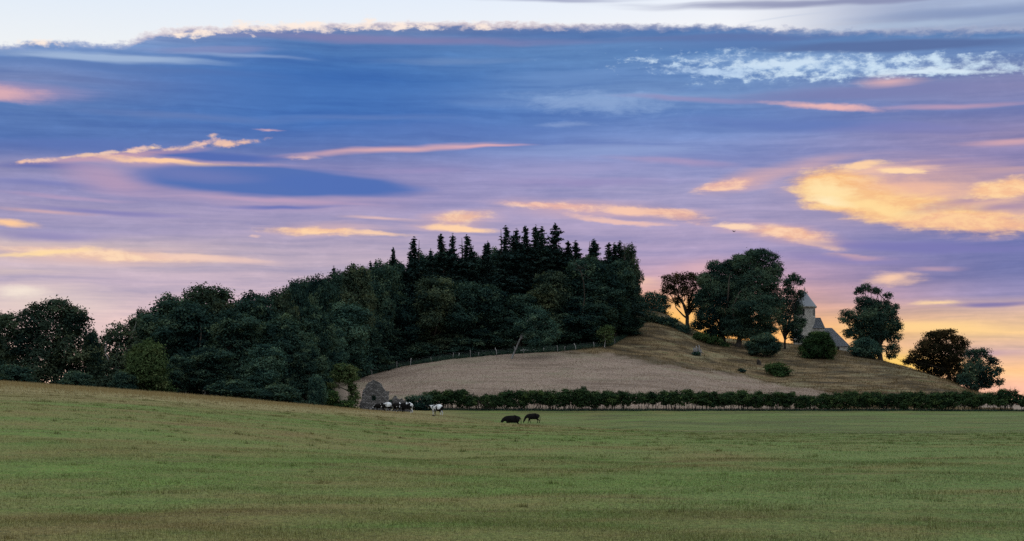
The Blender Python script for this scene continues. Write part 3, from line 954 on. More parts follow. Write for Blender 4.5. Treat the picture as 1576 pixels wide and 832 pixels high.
def trunk_mesh(name, base, fork, lobes, r, mat, seed, twig=True, flare=1.35):
    """tapered bole to the fork, then a limb into every lobe with side branches"""
    rng = np.random.default_rng(seed + 77)
    T = Tubes()
    base, fork = np.array(base, float), np.array(fork, float)
    t = np.linspace(0, 1, 7)[:, None]
    p = base * (1 - t) + fork * t + rng.normal(size=(7, 3)) * r * 0.18 * np.sin(t * math.pi)
    p[0, 2] -= 0.3
    T.add(p, r * np.array([flare, 1.08, 1.0, .94, .9, .86, .8]), 9)
    for (x, y, z, rx, ry, rz) in lobes:
        e = np.array([x, y * .35 + .25 * ry, z + 0.35 * rz])
        st = base * 0.2 + fork * 0.8 if rng.random() < 0.3 else fork
        T.limb(st, e, r * 0.5, 0.03, rng, 0.13)
        if twig:
            for q in range(3):
                u = unit(rng.normal(size=3)) * (rx, ry, rz) * 0.85
                m0 = st * 0.4 + np.array([x, y, z]) * 0.6
                T.limb(m0, np.array([x, y, z]) + u, r * 0.2, 0.015, rng, 0.1, 5, 5)
    return T.mesh(name, mat)


def broad_lobes(rng, Ht, R, low=0.12, n=12):
    """lobes of a round-headed tree, height Ht, crown radius R"""
    z0, z1 = Ht * low, Ht
    L = []
    for k in range(n):
        t = (k + rng.random()) / n
        prof = math.sin(math.pi * min(1, max(0.0, 0.16 + 0.78 * t))) ** 0.6
        r = R * 1.12 * prof
        a = rng.uniform(0, 6.28)
        q = rng.uniform(0.35, 0.68) * r
        lr = R * rng.uniform(0.30, 0.50)
        z = z0 + lr * 0.6 + (z1 - z0 - lr * 1.5) * t
        L.append((q * math.cos(a), q * math.sin(a), z, lr, lr, lr * rng.uniform(.7, .95)))
    L.append((rng.normal() * .1 * R, 0, z1 - R * .42, R * .48, R * .48, R * .42))
    L.append((0, 0, (z0 + z1) / 2, R * .62, R * .62, (z1 - z0) * .40))
    return L


def conifer_mesh(name, Ht, R, mat, seed, low=0.15, sparse=0.2):
    rng = np.random.default_rng(seed)
    C_, N_, T_ = [], [], []
    z = Ht * low
    lean = rng.normal(size=2) * 0.012
    while z < Ht - 0.25:
        t = (z - Ht * low) / (Ht * (1 - low))
        rr = R * (1 - t) ** 0.70 * (0.82 + 0.30 * math.sin(z * 1.5 + seed) + 0.18 * rng.normal())
        nb = rng.integers(5, 9) if t < 0.9 else 5
        for b in range(nb):
            if rng.random() < sparse:
                continue
            a = rng.uniform(0, 6.283)
            ln = max(0.22, rr * rng.uniform(0.50, 1.15))
            k = max(2, int(ln / 0.17))
            s = np.linspace(0.12, 1, k)
            up = 0.32 * (t - 0.35) + rng.normal() * .10
            zb = z + rng.normal() * .16
            pts = np.stack([np.cos(a) * s * ln + lean[0] * z, np.sin(a) * s * ln + lean[1] * z, zb + up * s * ln - 0.20 * ln * s ** 2 + 0.10 * ln * s ** 5], -1)
            w_ = 0.30 * (1 - 0.65 * s) * min(1.0, ln / 1.2)
            for q in range(6):
                off = rng.normal(size=(k, 3)) * np.array([1, 1, 0.95]) * w_[:, None]
                C_.append(pts + off - np.array([0, 0, 0.05]))
                N_.append(unit(np.array([0, 0, 0.9]) + 0.6 * rng.normal(size=(k, 3))))
                T_.append(np.full(k, rng.uniform(0.15, 0.75)))
        z += rng.uniform(0.20, 0.38) * (1.0 if t < 0.8 else 0.75)
    kt = 14
    C_.append(np.stack([np.full(kt, lean[0] * Ht), np.full(kt, lean[1] * Ht), np.linspace(Ht - 0.9, Ht + .15, kt)], -1) + rng.normal(size=(kt, 3)) * .05)
    N_.append(unit(rng.normal(size=(kt, 3)) + np.array([.5, 0, 0])))
    T_.append(np.full(kt, .4))
    c, n, t = np.vstack(C_), np.vstack(N_), np.concatenate(T_)
    V, f = diamonds(c, n, 0.22, rng, 1.8)
    return mesh_np(name, V, [f], mat, dict(tint=np.repeat(t, 4)))


def pole_mesh(name, Ht, r, mat, seed, top=0.02):
    rng = np.random.default_rng(seed)
    T = Tubes()
    z = np.linspace(-0.3, Ht, 9)
    T.add(np.stack([rng.normal(size=9) * .03, rng.normal(size=9) * .03, z], -1), np.linspace(r, top, 9), 8)
    for k in range(14):
        h0 = rng.uniform(.15, .75) * Ht
        a = rng.uniform(0, 6.28)
        ln = rng.uniform(.6, 1.6)
        T.limb((0, 0, h0), (math.cos(a) * ln, math.sin(a) * ln, h0 - .15), 0.05, .012, rng, .05, 4, 4)
    return T.mesh(name, mat)


# prototypes: (crown mesh, trunk mesh, height, crown width); the copies share them
PROTO = {}


def broad_proto(key, Ht, R, mat, seed, low=0.12, n=12, gap=0.3, dens=2.3, leaf=0.23, bark='bark', trunk_r=0.32, per=16, clump=.42, bumpy=.18):
    rng = np.random.default_rng(seed)
    L = broad_lobes(rng, Ht, R, low, n)
    cm = crown_mesh('crown', L, M[mat], seed, dens, leaf, per, clump, gap, bumpy)
    tm = trunk_mesh('trunk', (0, 0, 0), (0, 0, Ht * max(.22, low + .12)), L, trunk_r, M[bark], seed)
    PROTO[key] = (cm, tm, Ht, 2 * R)


for k in range(3):
    broad_proto('dark%d' % k, 13, 4.6, 'leaf_dark', 10 + k, .04, 14, .25)
for k in range(2):
    broad_proto('teal%d' % k, 12, 4.6, 'leaf_teal', 20 + k, .05, 13, .28)
for k in range(2):
    broad_proto('olive%d' % k, 13, 4.4, 'leaf_olive', 30 + k, .06, 12, .3)
broad_proto('green', 7, 3.4, 'leaf_bright', 40, .02, 11, .2, 3.0, .20, trunk_r=.2)
broad_proto('airy', 11, 4.4, 'leaf_olive', 45, .06, 11, .5, 2.2, .22)
broad_proto('under', 5, 3.0, 'leaf_dark', 50, .0, 9, .2, 2.8, .21, trunk_r=.14)
broad_proto('undergreen', 5, 3.0, 'leaf_teal', 51, .0, 9, .25, 2.8, .21, trunk_r=.14)
for k in range(4):
    Ht, R = (20, 3.5) if k % 2 == 0 else (19, 2.9)
    PROTO['spire%d' % k] = (conifer_mesh('crown', Ht, R, M['leaf_conifer'], 60 + k, .18, (.12, .28, .18, .34)[k]), pole_mesh('trunk', Ht - .3, .30, M['bark'], 60 + k), Ht, 2 * R)

NAMES = dict(dark='broadleaf_tree', teal='broadleaf_tree', olive='broadleaf_tree', green='ivy_bush', airy='broadleaf_tree', under='understorey_shrub', undergreen='understorey_shrub', spire='conifer_tree')


def place(key, px, top, wpx, d, label, group=None, cat=None, sink=0.0, seed=0):
    """a tree of a kind: its bearing, the row of its top, its width there and its distance"""
    cm, tm, Ht, Wd = PROTO[key]
    base_kind = key.rstrip('0123456789')
    x, y, z = G(px, d)
    hgt = max(1.5, zrow(top, d) - z + sink)
    o = empty(NAMES[base_kind], (x, y, z - sink), label, cat or ('shrub' if 'shrub' in NAMES[base_kind] or 'bush' in NAMES[base_kind] else 'tree'), group, random.Random(int(px * 7 + d + top)).uniform(0, 6.28))
    w = wpx / F * d / Wd
    o.scale = (w, w, hgt / Ht)
    for nm, me in (('trunk', tm), ('crown', cm)):
        c_ = bpy.data.objects.new(nm, me)
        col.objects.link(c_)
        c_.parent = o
    return o


def custom_tree(name, d, base, fork, lobes, label, mat='leaf_dark', r=0.3, seed=1, dens=2.0, leaf=.28, gap=.4, per=11, clump=.4, cat='tree', group=None, bark='bark', bumpy=.16, depth=1.0, tint=None):
    """a tree surveyed lobe by lobe: lobes are (bearing, row, half width, half height) at distance d"""
    rng = np.random.default_rng(seed)
    x0, y0, z0 = G(base[0], d)
    s = d / F
    L = []
    for lb in lobes:
        px, py, rx = lb[:3]
        rz = lb[3] if len(lb) > 3 else rx
        L.append(((px - CX) * s - x0, rng.uniform(-.45, .45) * rx * s * depth, zrow(py, d) - z0, rx * s, rx * s * depth, rz * s))
    o = empty(name, (x0, y0, z0), label, cat, group)
    fk = ((fork[0] - CX) * s - x0, 0, zrow(fork[1], d) - z0)
    link('trunk', trunk_mesh('trunk', (0, 0, 0), fk, L, r, M[bark], seed), o)
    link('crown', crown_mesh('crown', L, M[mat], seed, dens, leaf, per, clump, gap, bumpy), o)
    return o


# ------------------------------------------------------------------ the copse at the left, behind the crest
GR = 'trees of the left copse'
place('dark1', -14, 474, 74, 172, 'dark broadleaf tree cut by the left picture edge, lower than the domed tree beside it', GR)
custom_tree('broadleaf_tree', 168, (85, 600), (85, 572),
            [(50, 498, 24, 22), (62, 478, 20, 16), (88, 474, 24, 15), (112, 484, 20, 14), (125, 505, 18, 20), (40, 530, 24, 26), (80, 515, 34, 28), (110, 540, 30, 28), (65, 560, 34, 26), (30, 565, 22, 26), (112, 572, 26, 22), (134, 545, 12, 16), (20, 500, 26, 22), (14, 535, 24, 26), (100, 500, 30, 22), (62, 535, 30, 28), (85, 585, 40, 18), (40, 588, 34, 16), (128, 575, 18, 20)],
            'wide domed broadleaf tree near the left edge with sky glinting through its crown', 'leaf_olive', .34, 5, 2.5, 0.2, 0.42, per=14, group=GR)
place('dark2', 143, 508, 34, 172, 'small dark tree filling the dip between the domed tree and the long copse', GR)
place('dark0', 152, 540, 40, 178, 'low dark tree wedged under the dip in the left skyline', GR)
custom_tree('broadleaf_tree', 166, (182, 606), (184, 575),
            [(190, 560, 28, 30), (186, 590, 30, 18), (186, 512, 20, 14), (172, 530, 18, 18), (196, 536, 20, 20), (176, 560, 20, 20), (200, 568, 20, 18), (170, 588, 20, 18), (205, 498, 12, 10)],
            'grey-green leaning tree left of the bright ivy bush, pale branches showing', 'leaf_olive', .22, 6, 2.6, 0.2, 0.3, per=14, bark='bark_pale', group=GR)
place('green', 229, 523, 84, 158, 'bright green ivy-clad bush bulging out of the dark copse at the left', GR, 'bush', .3)
place('dark2', 262, 455, 112, 185, 'dark tree on the rising left shoulder of the copse dome', GR)
place('airy', 222, 474, 50, 188, 'thin ragged tree poking above the left shoulder of the copse', GR)
place('olive0', 322, 435, 128, 196, 'brown-topped broadleaf tree forming the highest dome of the left copse', GR)
place('dark0', 300, 464, 120, 180, 'dark tree in front of the brown-topped dome of the copse', GR)
place('dark1', 392, 449, 104, 196, 'dark tree with rounded top just right of the brown copse dome', GR)
place('airy', 430, 441, 66, 205, 'thin see-through tree where the copse meets the rising wood', GR)
place('dark1', 362, 478, 112, 176, 'broad dark tree in the middle of the copse front', GR)
place('dark2', 437, 486, 96, 178, 'dark tree at the right part of the copse front', GR)
place('teal1', 405, 530, 90, 166, 'teal-tinted tree low in the right part of the copse front', GR)
place('dark0', 470, 528, 62, 176, 'dark tree at the right-hand foot of the copse, left of the hawthorn', GR)
place('dark1', 320, 535, 100, 164, 'low dark tree at the foot of the copse under its dome', GR)
place('dark2', 275, 548, 64, 162, 'low dark tree right beside the bright ivy bush', GR)
place('under', 360, 585, 80, 158, 'low dark shrub along the crest below the copse middle', GR)
place('under', 430, 592, 80, 160, 'low dark shrub along the crest near the copse right end', GR)
place('undergreen', 488, 578, 34, 172, 'small shrub at the last foot of the copse beside the hawthorn gap', GR)
place('under', 120, 572, 60, 158, 'low dark shrub under the domed tree near the left edge', GR)
place('under', 20, 562, 80, 158, 'low dark shrub along the crest at the left picture edge', GR)
place('under', 190, 572, 44, 155, 'low shrub left of the bright ivy bush, under the leaning tree', GR)

# ------------------------------------------------------------------ the wood on the hill
GW = 'trees of the hill wood'
for a in [
    ('dark0', 458, 431, 58, 214, 'dark tree at the low left end of the wood skyline'),
    ('dark1', 490, 424, 62, 224, 'dark rounded tree left of the first small conifer tip'),
    ('olive1', 545, 406, 66, 240, 'dark broadleaf tree below the left slope of the wood skyline'),
    ('dark2', 586, 404, 60, 246, 'dark full tree left of the lone ragged conifer'),
    ('teal0', 532, 463, 88, 206, 'large teal-green rounded tree standing out at the left of the wood'),
    ('teal1', 508, 500, 56, 194, 'lower teal-green tree in front of the large rounded one'),
    ('dark1', 560, 500, 70, 205, 'dark tree at the wood front right of the teal tree'),
    ('dark0', 480, 470, 66, 205, 'dark tree left of the large teal-green tree'),
    ('dark2', 610, 452, 84, 236, 'dark broadleaf tree under the lone ragged conifer'),
    ('dark0', 600, 500, 70, 226, 'dark tree low in the left part of the wood front'),
    ('teal0', 642, 494, 70, 246, 'bluish tree low in the wood, above the top of the tan field'),
    ('olive0', 664, 424, 84, 262, 'lighter olive tree with feathery top in the middle of the wood'),
    ('dark1', 716, 432, 84, 272, 'dark tree in the wood right of the feathery olive tree'),
    ('olive1', 690, 470, 80, 258, 'dull olive tree below the feathery one in the wood'),
    ('dark2', 752, 440, 80, 276, 'dark broadleaf tree under the middle group of conifers'),
    ('dark0', 742, 484, 76, 264, 'dark tree in the deep shade left of the leaning birch'),
    ('teal1', 700, 510, 60, 258, 'low bluish tree at the wood edge above the fence'),
    ('olive1', 850, 416, 76, 280, 'olive-brown rounded tree in the right half of the wood'),
    ('dark1', 800, 452, 84, 276, 'dark tree between the conifers and the leaning birch'),
    ('dark2', 905, 396, 92, 296, 'broad dark tree below the right-hand skyline of the wood'),
    ('dark0', 948, 400, 64, 300, 'tall dark tree near the right end of the wood'),
    ('airy', 966, 374, 40, 294, 'tall ragged tree forming the right end of the wood'),
    ('dark1', 962, 428, 58, 292, 'dark tree bulging at the right end of the wood'),
    ('dark2', 920, 440, 84, 284, 'full dark tree at the right front of the wood'),
    ('dark0', 876, 456, 84, 280, 'dark tree behind the leaning birch, to its right'),
    ('teal0', 900, 490, 60, 278, 'low bluish tree between the birch and the small pale sapling'),
    ('dark1', 965, 478, 44, 292, 'low dark tree at the foot of the wood right end'),
    ('under', 570, 545, 62, 214, 'dark shrub at the wood foot left of the ruin'),
    ('undergreen', 612, 538, 60, 246, 'bluish shrub at the wood foot above the ruin'),
    ('under', 655, 528, 60, 262, 'dark shrub at the wood foot, left half of the fence'),
    ('under', 712, 518, 62, 272, 'dark shrub at the wood foot, middle of the fence'),
    ('under', 765, 510, 54, 276, 'dark shrub at the wood foot just left of the birch'),
    ('under', 868, 505, 60, 288, 'dark shrub at the wood foot just right of the birch'),
    ('under', 905, 508, 60, 292, 'dark shrub at the wood foot left of the pale sapling'),
    ('under', 958, 502, 56, 296, 'dark shrub at the wood foot right of the pale sapling'),
    ('under', 530, 560, 50, 205, 'dark shrub at the wood foot behind the hawthorn'),
]:
    if a[1] >= 500:
        a = a[:4] + (max(a[4], find_d(a[1], np.interp(a[1], *WOOD_EDGE)) + (3 if 'under' in a[0] else 6)),) + a[5:]
    place(a[0], a[1], a[2], a[3] * 1.12, a[4], a[5], GW)
for px, top, wd, d, w in [(470, 430, 60, 250, 'left-hand foot'), (520, 416, 60, 285, 'left slope'), (562, 412, 64, 290, 'left slope beside the lone ragged conifer'), (612, 400, 66, 298, 'left slope right of the lone ragged conifer'),
                       (650, 392, 70, 302, 'left shoulder'), (690, 386, 70, 306, 'left shoulder under the paired spires'), (728, 392, 66, 308, 'dip under the middle spires'), (764, 384, 70, 310, 'crest left of the tall spires'),
                       (800, 376, 70, 312, 'crest under the tall spires'), (838, 374, 70, 314, 'crest between the tall spires'), (872, 392, 66, 314, 'crest just right of the tallest spire'), (908, 394, 70, 314, 'right-hand level part'), (944, 394, 60, 312, 'right end')]:
    place('dark%d' % (px % 3), px, top, wd * 1.2, d, 'dark crown on the wood skyline, ' + w, GW)
SP = [(513, 410, 10, 288), (566, 403, 8, 292), (578, 401, 12, 293), (604, 382, 14, 296), (630, 385, 20, 296), (645, 366, 34, 296), (666, 383, 20, 297), (682, 361, 36, 298),
      (698, 360, 24, 298), (711, 363, 38, 298), (729, 378, 16, 299), (744, 376, 20, 300), (753, 371, 14, 299), (771, 349, 32, 296), (790, 352, 34, 298), (812, 349, 30, 300),
      (822, 347, 32, 304), (838, 351, 28, 300), (857, 345, 38, 302), (874, 372, 30, 300), (888, 371, 34, 304), (907, 369, 30, 306), (917, 372, 28, 304), (936, 374, 28, 306), (948, 374, 26, 304), (961, 372, 28, 302)]
ORD = ['leftmost', 'second', 'third', 'fourth', 'fifth', 'sixth', 'seventh', 'eighth', 'ninth', 'tenth', 'eleventh', 'twelfth', 'thirteenth']
for i, (px, top, wd, d) in enumerate(SP):
    n = len(SP)
    look = ('bare-stemmed ragged' if i == 3 else 'tallest pointed' if i == 18 else 'pointed dark')
    if i < 13:
        lab = '%s conifer on the wood skyline, %s spire counted from the left' % (look, 'first' if i == 0 else ORD[i])
    else:
        k = n - 1 - i
        lab = '%s conifer on the wood skyline, %s spire counted from the right end' % (look, 'first' if k == 0 else ORD[k])
    place('spire%d' % (i * 7 % 4), px, top, 38 + wd * 1.4, d, lab, 'conifer spires on the wood skyline')

custom_tree('birch_tree', 272, (787, 543), (804, 514),
            [(806, 504, 12, 10), (822, 480, 11, 9), (828, 492, 18, 14), (842, 500, 15, 13), (818, 512, 17, 13), (842, 520, 15, 12), (828, 528, 16, 9), (852, 510, 9, 10)],
            'leaning birch with white curved trunk at the wood edge', 'leaf_teal', .15, 8, 3.6, .19, .15, per=14, bark='bark_birch')
custom_tree('sapling_tree', 286, (930, 533), (932, 522), [(933, 507, 9, 8), (927, 514, 7, 6), (939, 514, 8, 8), (934, 522, 9, 6)],
            'small pale green sapling at the foot of the wood right end', 'leaf_bright', .09, 9, 3.0, .22, .35, bark='bark_pale')
# dead grey branches showing against the dark wood
T = Tubes()
rng = np.random.default_rng(5)
s = 270 / F
b0 = np.array(G(893, 289))
for ex, ey in ((886, 394), (903, 408), (912, 432), (880, 402), (908, 418)):
    e = np.array([(ex - CX) / F * 278, 278.0, zrow(ey, 278)])
    T.limb((((893 - CX) / F * 286), 286.0, zrow(414, 286)), e, .07, .015, rng, .1, 6, 5)
T.limb(b0 - np.array([0, 0, .3]), (((893 - CX) / F * 286), 286.0, zrow(414, 286)), .13, .07, rng, .02, 6, 6)
tag(link('dead_tree', T.mesh('dead_tree', M['bark'])), 'bare leafless dead tree among dark foliage at the wood right half', 'tree')

# ------------------------------------------------------------------ trees and bushes on the knoll
custom_tree('backlit_tree', 322, (1058, 513), (1058, 486),
            [(1029, 432, 12.2, 10.4), (1024, 446, 8.5, 7.8), (1042, 430, 13.4, 10.4), (1060, 430, 15.9, 11.7), (1076, 440, 14.6, 13.0), (1034, 446, 11.0, 9.1), (1050, 448, 13.4, 10.4), (1068, 458, 13.4, 11.7), (1080, 462, 12.2, 13.0), (1040, 462, 9.8, 6.5), (1063, 474, 9.8, 7.8)],
            'open-crowned tree with forked dark limbs against the orange glow', 'leaf_warm_lit', .42, 11, 2.8, 0.19, 0.46, per=11, clump=.34)
custom_tree('broadleaf_tree', 318, (1113, 527), (1112, 508),
            [(1107, 424, 20, 17), (1090, 430, 13, 13), (1124, 410, 17, 12), (1100, 410, 12, 8), (1105, 452, 27, 24), (1090, 486, 20, 16), (1126, 488, 28, 24), (1130, 440, 24, 30), (1078, 500, 13, 10), (1134, 397, 9, 7), (1084, 460, 16, 22), (1108, 508, 24, 11), (1110, 470, 26, 26), (1095, 435, 20, 20)],
            'left half of the tall dark tree clump on the knoll, beside the backlit tree', 'leaf_dark', .5, 12, 3.4, 0.19, 0.2, per=14)
custom_tree('broadleaf_tree', 314, (1135, 533), (1140, 515),
            [(1150, 408, 24, 18), (1174, 398, 23, 15), (1166, 438, 36, 32), (1190, 430, 14, 26), (1160, 478, 36, 28), (1187, 478, 18, 28), (1150, 508, 26, 14), (1195, 412, 9, 11), (1158, 392, 12, 8), (1178, 508, 20, 14), (1130, 500, 20, 16), (1150, 455, 34, 34), (1194, 462, 12, 22)],
            'tallest dark domed tree of the clump on the knoll', 'leaf_dark', .55, 13, 3.4, 0.19, 0.18, per=14)
custom_tree('slim_tree', 322, (1208, 540), (1208, 520),
            [(1220, 426, 10, 7), (1229, 433, 9, 8), (1213, 436, 9, 8), (1215, 450, 13, 10), (1227, 458, 9, 7), (1210, 468, 11, 11), (1222, 476, 12, 11), (1229, 466, 7, 6), (1216, 500, 17, 20), (1207, 488, 10, 14), (1225, 508, 12, 12), (1233, 452, 7, 6), (1231, 478, 8, 8), (1233, 496, 9, 9), (1227, 520, 12, 9)],
            'slim open tree on the knoll partly covering the round church tower', 'leaf_dark', .24, 14, 3, 0.19, 0.34, per=12, clump=.33)
custom_tree('round_bush', 303, (1176, 553), (1176, 543), [(1176, 531, 24, 17), (1162, 534, 14, 13), (1190, 534, 13, 13), (1176, 522, 15, 9)],
            'wide round dark bush below the tallest tree on the knoll', 'leaf_dark', .2, 15, 5.0, .17, .0, per=15, clump=.26, cat='bush', bumpy=.07)
custom_tree('round_bush', 306, (1259, 562), (1259, 552), [(1259, 535, 27, 23), (1246, 540, 16, 18), (1272, 540, 15, 18), (1262, 520, 18, 12)],
            'largest round green bush on the knoll, in front of the church', 'leaf_green', .22, 16, 5.0, .17, .0, per=15, clump=.26, cat='bush', bumpy=.07)
custom_tree('round_bush', 314, (1336, 556), (1334, 548), [(1333, 536, 24, 15), (1318, 540, 12, 10), (1346, 542, 12, 12), (1332, 528, 16, 9)],
            'low domed green bush beneath the oak on the knoll', 'leaf_teal', .2, 17, 5.0, .17, .0, per=15, clump=.26, cat='bush', bumpy=.07)
custom_tree('oak_tree', 319, (1355, 558), (1352, 532),
            [(1322, 448, 8, 6), (1335, 443, 9, 7), (1350, 448, 8, 6), (1366, 455, 7, 5), (1379, 472, 7, 5), (1364, 468, 8, 6), (1332, 466, 16, 11), (1350, 470, 12, 8), (1308, 488, 15, 14), (1340, 490, 22, 15), (1370, 496, 16, 15), (1382, 504, 9, 9),
             (1318, 512, 18, 14), (1350, 515, 24, 16), (1376, 520, 12, 12), (1372, 538, 11, 8), (1340, 532, 18, 10), (1372, 548, 8, 5), (1343, 504, 30, 26), (1340, 476, 20, 15), (1362, 482, 16, 12)],
            'big dark oak with open twiggy top, alone right of the church', 'leaf_dark', .5, 18, 3.3, 0.19, 0.22, per=13, clump=.35)
custom_tree('broadleaf_tree', 298, (1462, 596), (1460, 572),
            [(1438, 519, 17, 11), (1458, 516, 17, 11), (1474, 524, 12, 9), (1482, 530, 9, 8), (1420, 533, 14, 12), (1408, 548, 12, 10), (1398, 556, 8, 7), (1440, 540, 24, 16), (1468, 545, 22, 18), (1425, 560, 18, 10), (1450, 566, 26, 16), (1478, 572, 20, 16), (1466, 586, 18, 10)],
            'wide brownish tree low on the right end of the knoll', 'leaf_warm_lit', .4, 19, 3.3, 0.19, 0.22, per=13, clump=.34)
custom_tree('broadleaf_tree', 284, (1503, 606), (1503, 586),
            [(1500, 546, 13, 10), (1514, 543, 11, 8), (1526, 556, 10, 8), (1536, 570, 8, 7), (1500, 566, 20, 16), (1518, 575, 16, 10), (1488, 585, 16, 13), (1520, 590, 16, 9), (1538, 588, 8, 7), (1500, 592, 16, 9)],
            'dark tree with jagged right side, lowest at the right end of the knoll', 'leaf_dark', .36, 20, 3.2, 0.19, 0.25, per=13, clump=.34)
custom_tree('broadleaf_tree', 344, (1004, 482), (1004, 474), [(1002, 462, 14, 13), (1018, 466, 14, 14), (992, 470, 10, 10), (1012, 480, 16, 12)],
            'low dark tree in the saddle between the wood and the backlit tree', 'leaf_dark', .2, 21, 2.8, 0.2, 0.2, per=14)
custom_tree('low_shrub', 318, (1036, 516), (1036, 510), [(1030, 498, 16, 10), (1046, 508, 16, 8), (1018, 496, 12, 9)],
            'low dark shrub at the foot of the backlit tree', 'leaf_dark', .12, 22, 2.4, .26, .2, cat='shrub')
custom_tree('low_shrub', 318, (1000, 498), (1000, 494), [(999, 488, 14, 9), (988, 494, 10, 7), (1010, 494, 9, 6)],
            'pale grey-brown shrub on the saddle right of the wood', 'leaf_olive', .1, 23, 2.4, .25, .3, cat='shrub')
custom_tree('low_shrub', 312, (1090, 530), (1090, 526), [(1078, 518, 13, 6), (1095, 524, 14, 7), (1112, 532, 10, 5)],
            'low green bank shrub under the left half of the tree clump', 'leaf_green', .1, 24, 2.4, .25, .25, cat='shrub')
custom_tree('gorse_shrub', 281, (1196, 584), (1196, 578), [(1196, 570, 15, 11), (1185, 566, 8, 8), (1207, 572, 9, 9), (1197, 577, 15, 7)],
            'spiky dark gorse shrub alone on the rough slope above the hedge', 'leaf_green', .14, 25, 2.8, .25, .3, cat='shrub', bumpy=.22)
for px, d, lab in ((1070, 290, 'tiny dark tuft shrub on the rough slope below the tree stump'), (1140, 280, 'tiny dark tuft shrub at the field edge left of the gorse')):
    p_ = YH - F * G(px, d)[2] / d
    custom_tree('low_shrub', d, (px, p_), (px, p_ - 2), [(px, p_ - 2.5, 4, 3), (px + 4, p_ - 2, 3, 2.5)], lab, 'leaf_dark', .06, px, 4, .2, .2, cat='shrub', clump=.2)

# ------------------------------------------------------------------ hawthorn and brush by the ruin
custom_tree('hawthorn_tree', 200, (543, 632), (541, 604),
            [(529, 566, 15, 9), (541, 572, 12, 10), (521, 577, 12, 9), (534, 581, 17, 10), (541, 598, 10, 10), (546, 610, 9, 10), (512, 594, 8, 5), (540, 616, 12, 8)],
            'windswept hawthorn tree leaning left beside the ruined gable', 'leaf_bright', .16, 31, 4.2, .17, .25, per=11, clump=.22)
custom_tree('low_shrub', 196, (520, 630), (520, 626), [(512, 611, 11, 10), (503, 618, 10, 10), (522, 622, 18, 8), (536, 624, 12, 7)],
            'green shrub under the hawthorn, left of the ruined gable', 'leaf_green', .1, 32, 4, .18, .2, cat='shrub', clump=.24)
custom_tree('low_shrub', 214, (645, 631), (645, 627), [(640, 615, 14, 7), (655, 616, 12, 8), (630, 618, 9, 6), (648, 624, 18, 8)],
            'dark low brambles between the ruined wall and the hedge', 'leaf_dark', .08, 33, 4, .18, .25, cat='shrub', clump=.24)
custom_tree('low_shrub', 216, (601, 630), (601, 626), [(602, 618, 5, 8), (601, 626, 5, 6)],
            'small dark shrub between the ruined gable and the broken wall', 'leaf_dark', .08, 34, 4, .18, .2, cat='shrub', clump=.2)

custom_tree('low_shrub', 209, (575, 631), (575, 627), [(575, 612, 9, 8), (570, 620, 10, 8), (583, 620, 10, 8)],
            'dark shrub growing inside the ruin, seen through its window hole', 'leaf_dark', .08, 35, 4, .18, .1, cat='shrub', clump=.22)

# ------------------------------------------------------------------ the hedge: every shrub of the row
HB = [(656, 690, 600), (684, 714, 599), (708, 735, 603), (740, 764, 604), (760, 782, 603), (776, 808, 599), (800, 834, 601), (830, 850, 600), (846, 872, 598), (866, 898, 596), (890, 922, 598), (916, 946, 600), (938, 971, 602),
      (975, 1013, 602), (1017, 1040, 600), (1034, 1061, 597), (1062, 1092, 602), (1084, 1120, 601), (1112, 1146, 600), (1138, 1170, 602), (1162, 1200, 601), (1192, 1225, 604), (1228, 1249, 608), (1251, 1285, 606), (1278, 1312, 604),
      (1304, 1338, 602), (1330, 1364, 603), (1356, 1392, 604), (1384, 1418, 603), (1410, 1446, 602), (1438, 1474, 601), (1466, 1502, 600), (1494, 1512, 606), (1516, 1546, 601), (1538, 1568, 598), (1570, 1600, 606)]
near_gate = {2: 'hedge shrub just left of the field gate', 3: 'hedge shrub just right of the field gate', 9: 'tallest hedge shrub in the run right of the gate',
             13: 'lone rounded hedge shrub standing between two gaps', 22: 'small thin hedge shrub in the gap below the gorse', 0: 'hedge shrub at the left end of the hedge, behind the white cow',
             35: 'hedge shrub cut by the right picture edge', 34: 'spiky tall hedge shrub near the right picture edge', 33: 'loose hedge shrub left of the spiky one at the right', 32: 'thin gappy hedge shrub under the lowest knoll tree',
             14: 'bushy hedge shrub right of the lone rounded one', 15: 'tall hedge shrub with a pointed top right of the gap', 12: 'hedge shrub ending the run before the lone rounded one'}
WORDS = ['first', 'second', 'third', 'fourth', 'fifth', 'sixth', 'seventh', 'eighth', 'ninth', 'tenth']
rng0 = np.random.default_rng(99)
cnt_a = cnt_b = cnt_c = 0
